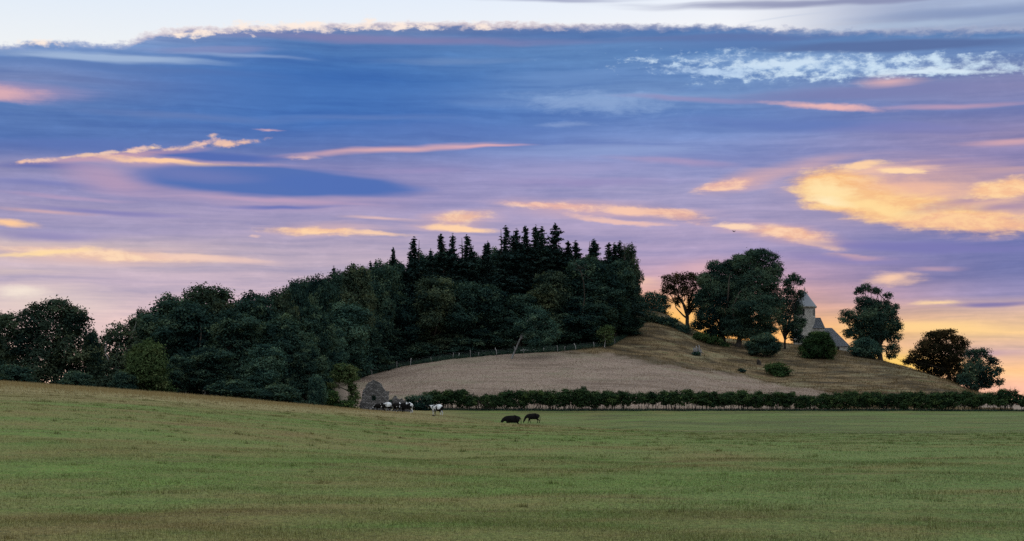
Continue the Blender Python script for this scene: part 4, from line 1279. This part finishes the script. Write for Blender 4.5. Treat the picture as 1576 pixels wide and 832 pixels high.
for i, (a, b, top) in enumerate(HB):
    d = 216.0 + rng0.uniform(-.4, .4)
    s = d / F
    pc = (a + b) / 2
    x0, y0, z0 = G(pc, d)
    lw = (b - a) * s
    ht = zrow(top, d) - z0
    if i in near_gate:
        lab = near_gate[i]
    elif i == 1:
        lab = 'middle hedge shrub of the short run left of the gate'
    elif i < 13:
        lab = 'dark hedge shrub, %s to the right of the field gate' % WORDS[i - 3]
    elif i < 22:
        lab = 'clipped hedge shrub, %s after the pointed tall one' % WORDS[i - 16]
    else:
        lab = 'dense hedge shrub, %s right of the small thin one' % WORDS[i - 23]
    o = empty('hedge_shrub', (x0, y0, z0), lab, 'hedge shrub', 'shrubs of the field hedge')
    low = float(rng0.choice([.04, .10, .16, .2])) if i < 23 or i > 30 else 0.03
    if i in (32, 33, 34):
        low = .14
    L = []
    for k in range(9):
        L.append((rng0.uniform(-.5, .5) * lw, rng0.uniform(-.4, .4), ht * rng0.uniform(low + .20, .82), lw * rng0.uniform(.18, .30), .8, ht * rng0.uniform(.16, .24)))
    L.append((-.24 * lw, 0, ht * (low + .98) / 2, lw * .44, .9, ht * (1 - low) * rng0.uniform(.40, .47)))
    L.append((.24 * lw, 0, ht * (low + .98) / 2, lw * .44, .9, ht * (1 - low) * rng0.uniform(.40, .47)))
    link('crown', crown_mesh('crown', L, M['leaf_hedge'], 200 + i, 5.5, .14, 15, .2, .22, .2), o)
    T = Tubes()
    for k in range(int(7 + lw * 1.4)):
        bx = rng0.uniform(-.48, .48) * lw
        T.limb((bx, rng0.uniform(-.3, .3), -.2), (bx + rng0.normal() * .35, rng0.uniform(-.4, .4), ht * rng0.uniform(.5, .8)), rng0.uniform(.03, .07), .015, rng0, .06, 5, 5)
    for k in range(int(lw * 4)):                      # this year's shoots above the clipped top
        bx = rng0.uniform(-.46, .46) * lw
        T.limb((bx, rng0.uniform(-.4, .4), ht * .8), (bx + rng0.normal() * .15, rng0.uniform(-.4, .4), ht * rng0.uniform(.98, 1.16)), .014, .006, rng0, .04, 4, 4)
    link('stems', T.mesh('stems', M['bark']), o)


# ------------------------------------------------------------------ fence, gate, stumps
def box(bm, lo, hi, M_=None):
    r = bmesh.ops.create_cube(bm, size=1.0)
    vs = r['verts']
    for v in vs:
        v.co = [lo[i] + (v.co[i] + 0.5) * (hi[i] - lo[i]) for i in range(3)]
        if M_ is not None:
            v.co = M_ @ v.co
    return vs


def obj_bm(name, bm, mat, parent=None, loc=(0, 0, 0), smooth=False, bevel=0.0):
    if bevel:
        bmesh.ops.bevel(bm, geom=bm.edges[:], offset=bevel, segments=1, affect='EDGES')
    me = bpy.data.meshes.new(name)
    bm.normal_update()
    bm.to_mesh(me)
    bm.free()
    me.materials.append(mat)
    if smooth:
        for p in me.polygons:
            p.use_smooth = True
    return link(name, me, parent, loc)


rng = np.random.default_rng(12)
posts = [548, 572, 611, 632, 664, 697, 706, 724, 737, 764, 792, 806, 837, 858, 869, 886, 914, 946]
pp = []
for px in posts:
    row = np.interp(px, *WOOD_EDGE) + 2.0
    pp.append(np.array(G(px, find_d(px, row))))
o = empty('wire_fence', tuple(pp[9]), 'post and wire fence along the foot of the wood', 'fence')
for k, p in enumerate(pp):
    T = Tubes()
    h_ = rng.uniform(.75, 1.4)
    q = p - pp[9]
    T.add([q - (0, 0, .3), q + (rng.normal() * .03, 0, h_ * .5), q + (rng.normal() * .16, 0, h_)], [.065, .06, .05], 6)
    link('post', T.mesh('post', M['wood_grey' if k % 3 else 'bark_pale']), o)
for hz in (.45, .75, 1.0):
    T = Tubes()
    T.add([p - pp[9] + (0, 0, hz) for p in pp], [.004] * len(pp), 4)
    link('wire', T.mesh('wire', M['wire']), o)

g0 = np.array(G(748, 215.2))
o = empty('field_gate', tuple(g0), 'weathered wooden rail gate in the gap of the hedge', 'gate')
for sx in (-1.05, 1.05):
    bm = bmesh.new()
    box(bm, (sx - .08, -.08, -.3), (sx + .08, .08, 1.4))
    obj_bm('post', bm, M['bark'], o, bevel=.015)
for hz in (.28, .55, .85, 1.15):
    bm = bmesh.new()
    box(bm, (-.965, -.03, hz), (.965, .03, hz + .10))
    obj_bm('rail', bm, M['bark'], o, bevel=.01)

# two dead stumps on the rough slope
d = find_d(1073, 546)
x0, y0, z0 = G(1073, d)
T = Tubes()
rng = np.random.default_rng(44)
for k in range(7):
    a = k / 7 * 6.28
    T.limb((math.cos(a) * .5, math.sin(a) * .35, -.2), (math.cos(a) * .42 + rng.normal() * .15, math.sin(a) * .3, rng.uniform(.8, 2.0)), .26, .10, rng, .08, 7, 7)
for ex in ((-1.1, 0, .25), (1.2, -.2, .2), (1.0, .1, .75), (-.75, 0, 1.5)):
    T.limb((0, 0, .5), ex, .16, .04, rng, .1, 6, 5)
o = tag(link('tree_stump', T.mesh('tree_stump', M['wood_grey']), None, (x0, y0, z0)), 'gnarled grey dead tree stump on the rough slope below the backlit tree', 'stump')
d = find_d(1168, 561)
T = Tubes()
for k in range(5):
    a = k / 5 * 6.28
    T.limb((math.cos(a) * .22, math.sin(a) * .2, -.2), (math.cos(a) * .25 + rng.normal() * .08, math.sin(a) * .2, rng.uniform(.6, 1.2)), .17, .08, rng, .08, 6, 6)
tag(link('tree_stump', T.mesh('tree_stump', M['bark']), None, G(1168, d)), 'short dark stump below the wide round bush', 'stump')
T = Tubes()
T.limb((-1.6, 0, .25), (1.9, .3, .18), .16, .07, rng, .03, 7, 6)
T.limb((.4, .1, .25), (1.3, -.3, .7), .06, .02, rng, .1, 5, 5)
tag(link('fallen_log', T.mesh('fallen_log', M['bark_pale']), None, G(815, find_d(815, 542))), 'pale fallen log lying at the wood edge right of the leaning birch', 'log')


# ------------------------------------------------------------------ the ruin
def wall_slab(name, outline, holes, d, thick, mat, parent, org, jit=.07, seed=1):
    rng = np.random.default_rng(seed)
    s = d / F
    bm = bmesh.new()

    def loop(pts, j):
        P2 = []
        for (a, b) in zip(pts, pts[1:] + pts[:1]):
            a, b = np.array(a, float), np.array(b, float)
            n = max(1, int(np.linalg.norm(b - a) * s / .28))
            for k in range(n):
                P2.append(a + (b - a) * k / n)
        vs = []
        for p in P2:
            x, z = (p[0] - CX) * s - org[0], zrow(p[1], d) - org[2]
            vs.append(bm.verts.new((x + rng.normal() * j, 0, z + rng.normal() * j)))
        return [bm.edges.new((a, b)) for a, b in zip(vs, vs[1:] + vs[:1])]
    ed = loop(outline, jit)
    for hl in holes:
        ed += loop(hl, jit * .5)
    bmesh.ops.triangle_fill(bm, use_beauty=True, edges=ed, normal=(0, -1, 0))
    r = bmesh.ops.extrude_face_region(bm, geom=bm.faces[:])
    for v in r['geom']:
        if isinstance(v, bmesh.types.BMVert):
            v.co.y += thick
    bmesh.ops.recalc_face_normals(bm, faces=bm.faces[:])
    return obj_bm(name, bm, mat, parent)


d = 205.0
org = np.array(G(577, d))
o = empty('ruined_gable', tuple(org), 'ruined stone gable wall with a small square window hole', 'ruin')
gable = [(553, 636), (554, 624), (557, 612), (558, 600), (562, 598), (563, 592), (567, 588.5), (571, 586), (574, 584.5), (578, 585.5), (582, 588), (587, 591.5), (590, 596), (594, 601), (598.5, 602), (598.5, 606), (597, 608), (598, 622), (598.5, 636)]
hole = [(571.5, 608.5), (578.5, 608), (578.5, 616), (572, 616.5)]
wall_slab('wall', gable, [hole], d, .75, M['rubble_stone'], o, org, .05, 3)
bm = bmesh.new()
s = d / F
lz = zrow(608, d) - org[2]
box(bm, ((570 - 577) * s, -.04, lz), ((580 - 577) * s, .79, lz + .16))
obj_bm('lintel', bm, M['rubble_stone'], o, bevel=.02)
T = None
bm = bmesh.new()
box(bm, ((598 - 577) * s - .72, .76, -.4), ((598 - 577) * s, 4.2, 1.5))
bmesh.ops.subdivide_edges(bm, edges=bm.edges[:], cuts=3)
rr = random.Random(3)
for v in bm.verts:
    if v.co.z > 0:
        v.co.z *= rr.uniform(.8, 1.1) * (1 - .12 * (v.co.y - .76))
obj_bm('side_wall', bm, M['rubble_stone'], o)
bm = bmesh.new()
for k in range(16):
    r_ = rr.uniform(.12, .30)
    vs = bmesh.ops.create_icosphere(bm, subdivisions=1, radius=r_)['verts']
    off = (rr.uniform(-1.7, 1.9), rr.uniform(-1.2, -.2), r_ * .3)
    for v in vs:
        v.co = (v.co.x * rr.uniform(.8, 1.3) + off[0], v.co.y + off[1], v.co.z * .7 + off[2])
obj_bm('fallen_stone', bm, M['rubble_stone'], o)['kind'] = 'stuff'
org2 = np.array(G(616, 207))
low = [(603.5, 636), (604.5, 612), (606, 608.5), (610, 608.5), (611.5, 613), (615, 614), (618, 613), (622, 616), (626, 617), (630, 622), (634, 626), (637, 636)]
wall_slab('broken_wall', low, [], 207.0, .7, M['rubble_stone'], None, org2, .06, 5)
o = [q for q in bpy.data.objects if q.name == 'broken_wall'][0]
o.location = org2
tag(o, 'broken stone wall stub right of the ruined gable, behind the cows', 'ruin')

# ------------------------------------------------------------------ the church on the knoll
d = 345.0
s = d / F
x0, y0, z0 = G(1238, d)
ch = empty('church', (x0, y0, z0), 'stone church with round tower and conical slate roof, behind the slim tree', 'church')


def lathe(name, prof, mat, sides=40, loc=(0, 0, 0), smooth=True):
    V, Fc = [], []
    n = len(prof)
    for r_, z_ in prof:
        for k in range(sides):
            a = k / sides * 2 * math.pi
            V.append((r_ * math.cos(a), r_ * math.sin(a), z_))
    for i in range(n - 1):
        for k in range(sides):
            Fc.append((i * sides + k, i * sides + (k + 1) % sides, (i + 1) * sides + (k + 1) % sides, (i + 1) * sides + k))
    me = mesh_np(name, V, [np.array(Fc)], mat, None, smooth)
    return link(name, me, ch, loc)


ze, za = zrow(472.5, d) - z0, zrow(447, d) - z0
lathe('tower_wall', [(2.45, -2.0), (2.42, 2.0), (2.36, ze - .02)], M['church_stone'])
lathe('eave_band', [(2.37, ze - .25), (2.66, ze - .2), (2.70, ze + .12), (2.2, ze + .14)], M['church_stone'], smooth=False)
lathe('tower_roof', [(2.78, ze + .10), (2.70, ze + .16), (1.35, ze + .5 * (za - ze) + .12), (.06, za)], M['roof_slate'], 16, smooth=False)
bm = bmesh.new()
box(bm, (-.05, -.05, za - .1), (.05, .05, za + .85))
box(bm, (-.24, -.04, za + .45), (-.052, .04, za + .55))
box(bm, (.052, -.04, za + .45), (.24, .04, za + .55))
obj_bm('finial_cross', bm, M['wood_grey'], ch)
for ang in (-38, -105, 30):
    a = math.radians(ang)
    bm = bmesh.new()
    box(bm, (-.22, -.08, ze - 1.9), (.22, .10, ze - .7))
    vs = bmesh.ops.create_cone(bm, cap_ends=True, segments=12, radius1=.22, radius2=.22, depth=.17)['verts']
    for v in vs:
        v.co = (v.co.x, v.co.z, v.co.y + ze - .70)
    from mathutils import Matrix
    bm.transform(Matrix.Rotation(a + math.pi / 2, 4, 'Z') @ Matrix.Translation((0, -2.30, 0)))
    obj_bm('window', bm, M['dark_opening'], ch)


def gable_block(wname, rname, px0, px1, row_ridge, row_eave, dd, depth, hip=False, hipw=0.0):
    """walls and a pitched roof with its ridge across the view"""
    ss = dd / F
    xa, xb = (px0 - CX) * ss - x0, (px1 - CX) * ss - x0
    zr, zv = zrow(row_ridge, dd) - z0, zrow(row_eave, dd) - z0
    ya, yb = dd - y0, dd - y0 + depth
    ym = (ya + yb) / 2
    bm = bmesh.new()
    pr = [(ya, -2.5), (yb, -2.5), (yb, zv), (ym, zr - .12) if not hip else (yb - .01, zv), (ya, zv)]
    a = [bm.verts.new((xa, p[0], p[1])) for p in pr]
    b = [bm.verts.new((xb, p[0], p[1])) for p in pr]
    bm.faces.new(a)
    bm.faces.new(b[::-1])
    for k in range(5):
        bm.faces.new((a[k], b[k], b[(k + 1) % 5], a[(k + 1) % 5]))
    bmesh.ops.recalc_face_normals(bm, faces=bm.faces[:])
    obj_bm(wname, bm, M['church_stone'], ch)
    bm = bmesh.new()
    e = .22
    q = [bm.verts.new(v) for v in ((xa - .1, ya - e, zv - .12), (xb + .12, ya - e, zv - .12), (xb + .12 - hipw, ym, zr), (xa - .1, ym, zr), (xa - .1, yb + e, zv - .12), (xb + .12, yb + e, zv - .12))]
    bm.faces.new((q[0], q[1], q[2], q[3]))
    bm.faces.new((q[3], q[2], q[5], q[4]))
    if hip:
        bm.faces.new((q[1], q[5], q[2]))
    r = bmesh.ops.solidify(bm, geom=bm.faces[:], thickness=-.14)
    obj_bm(rname, bm, M['roof_slate'], ch)


gable_block('transept_wall', 'transept_roof', 1248, 1269, 488, 504, 343.2, 2.6, True, .75)
gable_block('nave_wall', 'nave_roof', 1256, 1308, 503, 532, 347.2, 7.0, True, 3.4)
for px in (1276, 1290):
    ss = 347.2 / F
    bm = bmesh.new()
    xx, zz = (px - CX) * ss - x0, zrow(537, 347.2) - z0
    box(bm, (xx - .25, 347.2 - y0 - .05, zz - .6), (xx + .25, 347.2 - y0 + .1, zz + .5))
    obj_bm('window', bm, M['dark_opening'], ch)


# ------------------------------------------------------------------ cattle
def cow(px, d, rz, label, hide_args, scale=1.0, pose='stand', group=None, seed=0, walk=0.0, name='cow', cat='cow'):
    V, R, E = [], [], []

    def v(p, r, par=None):
        V.append(p)
        R.append(r)
        if par is not None:
            E.append((par, len(V) - 1))
        return len(V) - 1
    dz = -0.72 if pose == 'lie' else 0.0
    mid = v((-.10, 0, .96 + dz), (.38, .45))
    hip = v((-.62, 0, 1.04 + dz), (.33, .37), mid)
    rump = v((-.92, 0, 1.12 + dz), (.20, .20), hip)
    ch_ = v((.40, 0, .99 + dz), (.31, .42), mid)
    nb = v((.72, 0, 1.10 + dz), (.21, .31), ch_)
    if pose == 'graze':
        nk = v((.98, 0, .86), (.12, .18), nb)
        hd = v((1.16, 0, .50), (.12, .14), nk)
        mz = v((1.27, 0, .20), (.075, .085), hd)
        v((1.31, 0, .09), (.065, .07), mz)
        ear = (1.10, .56)
    else:
        up = -.05 if pose == 'low' else .16
        nk = v((.96, 0, 1.20 + dz + up * .5), (.11, .17), nb)
        hd = v((1.18, 0, 1.26 + dz + up), (.12, .13), nk)
        mz = v((1.44, 0, 1.08 + dz + up), (.08, .09), hd)
        v((1.54, 0, 1.02 + dz + up), (.065, .07), mz)
        ear = (1.12, 1.36 + dz + up)
    for sy in (-1, 1):
        e0 = v((ear[0], .13 * sy, ear[1]), (.04, .03), hd)
        v((ear[0] - .02, .27 * sy, ear[1] - .02), (.03, .05), e0)
    tb = v((-1.04, 0, 1.08 + dz), (.045, .045), rump)
    tm = v((-1.10, .02, .75 + dz * .8), (.03, .03), tb)
    v((-1.08, .03, .42 + dz * .4), (.045, .045), tm)
    for i, sy in enumerate((-1, 1)):
        if pose == 'lie':
            a = v((.42, .20 * sy, .22), (.12, .12), ch_)
            v((.72, .24 * sy, .08), (.06, .06), a)
            a = v((-.70, .28 * sy, .24), (.16, .16), hip)
            v((-.30, .36 * sy, .09), (.07, .07), a)
            continue
        w = walk * (1 if i else -1)
        a = v((.44, .17 * sy, .70), (.12, .13), ch_)
        k = v((.46 + w * .5, .17 * sy, .40), (.062, .068), a)
        f = v((.46 + w, .17 * sy, .10), (.045, .05), k)
        v((.49 + w, .17 * sy, .02), (.06, .06), f)
        a = v((-.74, .19 * sy, .76), (.14, .20), hip)
        k = v((-.66 - w * .3, .18 * sy, .60), (.09, .11), a)
        hk = v((-.90 - w * .8, .17 * sy, .42), (.05, .065), k)
        f = v((-.84 - w, .17 * sy, .10), (.045, .05), hk)
        v((-.80 - w, .17 * sy, .02), (.06, .06), f)
    if pose != 'lie' and name == 'cow':
        v((-.50, 0, .66), (.15, .13), hip)
    me = bpy.data.meshes.new(name)
    me.from_pydata(V, E, [])
    hide('hide_%d' % seed, seed, hide_args)
    me.materials.append(M['hide_%d' % seed])
    o = link(name, me, None, G(px, d))
    o.rotation_euler[2] = rz
    o.scale = (scale,) * 3
    sk = o.modifiers.new('Skin', 'SKIN')
    sk.use_smooth_shade = True
    if not me.skin_vertices:
        raise RuntimeError('no skin layer')
    for i, r in enumerate(R):
        me.skin_vertices[0].data[i].radius = r
    me.skin_vertices[0].data[0].use_root = True
    sb = o.modifiers.new('Subdivision', 'SUBSURF')
    sb.levels = sb.render_levels = 2
    return tag(o, label, cat, group)


PI = math.pi
GB, GH = 'black cattle on the pasture', 'pied cattle by the ruin'
cow(787, 161, PI + .05, 'larger black cow with its legs hidden behind the grass crest', .95, .92, 'graze', GB, 1)
cow(819.5, 183, PI - .05, 'smaller black cow grazing in mid-stride at the right of the pair', .95, .82, 'graze', GB, 2, .16)
cow(672, 198, PI - .75, 'mostly white cow standing apart to the right of the herd', .47, 1.0, 'low', GH, 23)
cow(625, 197, PI - .55, 'black cow with white hindquarters, rightmost beside the broken wall', .56, 1.0, 'low', GH, 14)
cow(610, 195, -PI / 2 - .35, 'pied cow facing the viewer in the middle of the herd', .52, .92, 'low', GH, 15)
cow(595.5, 196, PI - .9, 'pied cow with white rump close in front of the ruined gable', .50, .9, 'low', GH, 31)
cow(584, 196, PI, 'small nearly black cow grazing leftmost of the herd', .62, .72, 'graze', GH, 17)
cow(630, 184, PI - .9, 'small white calf lying in the grass below the herd', .40, .42, 'lie', GH, 18, name='calf', cat='calf')


# ------------------------------------------------------------------ two dark birds
def bird(px, d, z, label, flying, rz, scale):
    bm = bmesh.new()
    prof = [(-.24, .006, .05), (-.14, .03, .035), (-.05, .062, .06), (.06, .070, .065), (.14, .045, .05), (.19, .042, .045), (.235, .018, .018), (.28, .004, .004)]
    rings = []
    for (x, ry, rz_) in prof:
        lift = .02 if x > .1 else 0
        rings.append([bm.verts.new((x, ry * math.cos(a), rz_ * .8 * math.sin(a) + lift)) for a in np.arange(10) / 10 * 2 * PI])
    for a, b in zip(rings, rings[1:]):
        for k in range(10):
            bm.faces.new((a[k], b[k], b[(k + 1) % 10], a[(k + 1) % 10]))
    bm.faces.new(rings[0])
    bm.faces.new(rings[-1][::-1])
    if flying:
        for sy in (-1, 1):
            pts = [(.10, .05), (.12, .22), (.04, .44), (-.06, .46), (-.10, .30), (-.13, .12), (-.10, .05)]
            up = [bm.verts.new((x, sy * y, .03 + y * .38)) for x, y in pts]
            dn = [bm.verts.new((x, sy * y, .012 + y * .38)) for x, y in pts]
            bm.faces.new(up)
            bm.faces.new(dn[::-1])
            for k in range(7):
                bm.faces.new((up[k], dn[k], dn[(k + 1) % 7], up[(k + 1) % 7]))
    else:
        for sy in (-.03, .03):
            box(bm, (-.01, sy - .008, -.14), (.01, sy + .008, -.03))
    bmesh.ops.recalc_face_normals(bm, faces=bm.faces[:])
    x0, y0, z0 = G(px, d)
    o = obj_bm('bird', bm, M['bird_black'], None, (x0, y0, z if flying else z0 + .14), True)
    o.rotation_euler = (0, math.radians(35) if flying else math.radians(12), rz)
    o.scale = (scale,) * 3
    return tag(o, label, 'bird')


bird(1130, 190, zrow(356, 190), 'small dark bird flying in front of the sunset cloud', True, PI / 2 + .4, .55)
bird(668, 122, 0, 'dark bird standing in the grass below the white cow', False, PI + .3, .75)


# ------------------------------------------------------------------ grass: too many to count
def blades(name, x, y, hgt, wid, mat, seed, lean=.45, tint=None, kind_label=None):
    rng = np.random.default_rng(seed)
    n = len(x)
    z = H(x, y)
    a = rng.uniform(0, 2 * PI, n)
    la = rng.uniform(0, 2 * PI, n)
    ll = np.abs(rng.normal(0, lean, n)) * hgt
    ca, sa = np.cos(a) * wid / 2, np.sin(a) * wid / 2
    V = np.empty((n, 3, 3), np.float32)
    V[:, 0] = np.stack([x - ca, y - sa, z - .012], -1)
    V[:, 1] = np.stack([x + ca, y + sa, z - .012], -1)
    V[:, 2] = np.stack([x + np.cos(la) * ll, y + np.sin(la) * ll, z + np.sqrt(np.maximum(hgt ** 2 - .6 * ll ** 2, .1 * hgt ** 2))], -1)
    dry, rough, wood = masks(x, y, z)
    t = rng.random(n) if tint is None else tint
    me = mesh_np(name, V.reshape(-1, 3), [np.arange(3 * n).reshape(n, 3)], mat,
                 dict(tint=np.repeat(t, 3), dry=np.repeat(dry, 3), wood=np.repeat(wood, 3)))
    return tag(link(name, me), kind='stuff')


def scatter(n, d0, d1, t0, t1, rng, power=2.0):
    """points evenly over the wedge between two distances"""
    u = rng.random(n)
    d = (d0 ** power + u * (d1 ** power - d0 ** power)) ** (1 / power)
    return d * rng.uniform(t0, t1, n), d


rng = np.random.default_rng(2024)
X, Y, Hh, Wd = [], [], [], []
for n, d0, d1, h0, h1, w_ in ((390000, 13, 26, .015, .050, .0065), (300000, 26, 48, .018, .055, .011), (200000, 48, 100, .02, .065, .02), (120000, 100, 214, .03, .08, .045)):
    x, y = scatter(n, d0, d1, -.40, .40, rng)
    if d1 < 60:                                  # thin out gradually to the sides
        x = x + y * rng.normal(0, .20 if d1 < 30 else .11, n)
    # mown in passes: slightly longer in drifts
    k = 0.8 + 0.35 * np.sin(x * .9 + 1.7 * np.sin(y * .5)) * np.sin(y * 1.3 + np.sin(x * .4))
    X.append(x), Y.append(y), Hh.append(rng.uniform(h0, h1, n) * k), Wd.append(np.full(n, w_) * rng.uniform(.6, 1.3, n))
# rank tufts the cattle leave
nt_ = 900
cx_, cy_ = scatter(nt_, 16, 110, -.38, .38, rng)
k = rng.integers(20, 60, nt_)
sp_ = np.repeat(rng.uniform(.06, .22, nt_), k)
X.append(np.repeat(cx_, k) + rng.normal(size=k.sum()) * sp_), Y.append(np.repeat(cy_, k) + rng.normal(size=k.sum()) * sp_)
Hh.append(np.repeat(rng.uniform(.06, .13, nt_), k) * rng.uniform(.5, 1.2, k.sum())), Wd.append(np.repeat(.007 + cy_ * .00018, k))
blades('grass', np.concatenate(X), np.concatenate(Y), np.concatenate(Hh), np.concatenate(Wd), M['blades'], 7, .6)

# standing dry grass along the crest at the left
n = 60000
px = rng.uniform(-60, 760, n)
dc = CREST_D(px)
d = dc + 6 - np.abs(rng.normal(0, 13, n))
keep = rng.random(n) < np.clip((800 - px) / 500, .15, 1)
px, d = px[keep], d[keep]
x = (px - CX) / F * d
blades('dry_grass', x, d, rng.uniform(.10, .36, len(x)) * np.clip((830 - px) / 500, .35, 1), np.full(len(x), .022), M['straw'], 8, .3)

# tussocks on the rough slope
n = 260000
px = rng.uniform(800, 1560, n)
d = rng.uniform(222, 348, n)
x = (px - CX) / F * d
z = H(x, d)
_, rough, wood = masks(x, d, z)
cl = 0.5 + 0.5 * np.sin(x * .8 + 2 * np.sin(d * .5)) * np.sin(d * .9 + 1.5 * np.sin(x * .6))
keep = (rough > .5) & (wood < .5) & (rng.random(n) < .15 + .85 * cl)
x, d, cl = x[keep], d[keep], cl[keep]
blades('tussock_grass', x, d, rng.uniform(.12, .5, len(x)) * (.5 + .7 * cl), rng.uniform(.03, .07, len(x)), M['straw_rough'], 9, .5, np.clip(rng.normal(.35, .2, len(x)) + .3 * (cl - .5), 0, 1))

# short stubble over the upper field
n = 190000
px = rng.uniform(545, 1320, n)
d = rng.uniform(218, 290, n)
x = (px - CX) / F * d
z = H(x, d)
_, rough, wood = masks(x, d, z)
keep = (rough < .5) & (wood < .5)
x, d = x[keep], d[keep]
blades('stubble', x, d, rng.uniform(.04, .16, len(x)), rng.uniform(.03, .09, len(x)), M['stubble'], 12, .7)

# dark weeds along the hedge bottom
n = 26000
px = rng.uniform(600, 1700, n)
d = 216 + rng.normal(-.3, .55, n)
x = (px - CX) / F * d
blades('hedge_bottom_weeds', x, d, rng.uniform(.12, .42, n), np.full(n, .05), M['leaf_dark'], 10, .5)

# bracken and nettles along the foot of the wood
n = 30000
px = rng.uniform(545, 1000, n)
row = np.interp(px, *WOOD_EDGE)
dd = np.array([0.0])
pk = np.arange(540, 1006, 5.0)
dk = np.array([find_d(p, np.interp(p, *WOOD_EDGE) + 1.5) for p in pk])
d = np.interp(px, pk, dk) + np.abs(rng.normal(0, 3.5, n)) - .6
x = (px - CX) / F * d
blades('woodland_weeds', x, d, rng.uniform(.2, .8, n), np.full(n, .10), M['leaf_dark'], 11, .6)
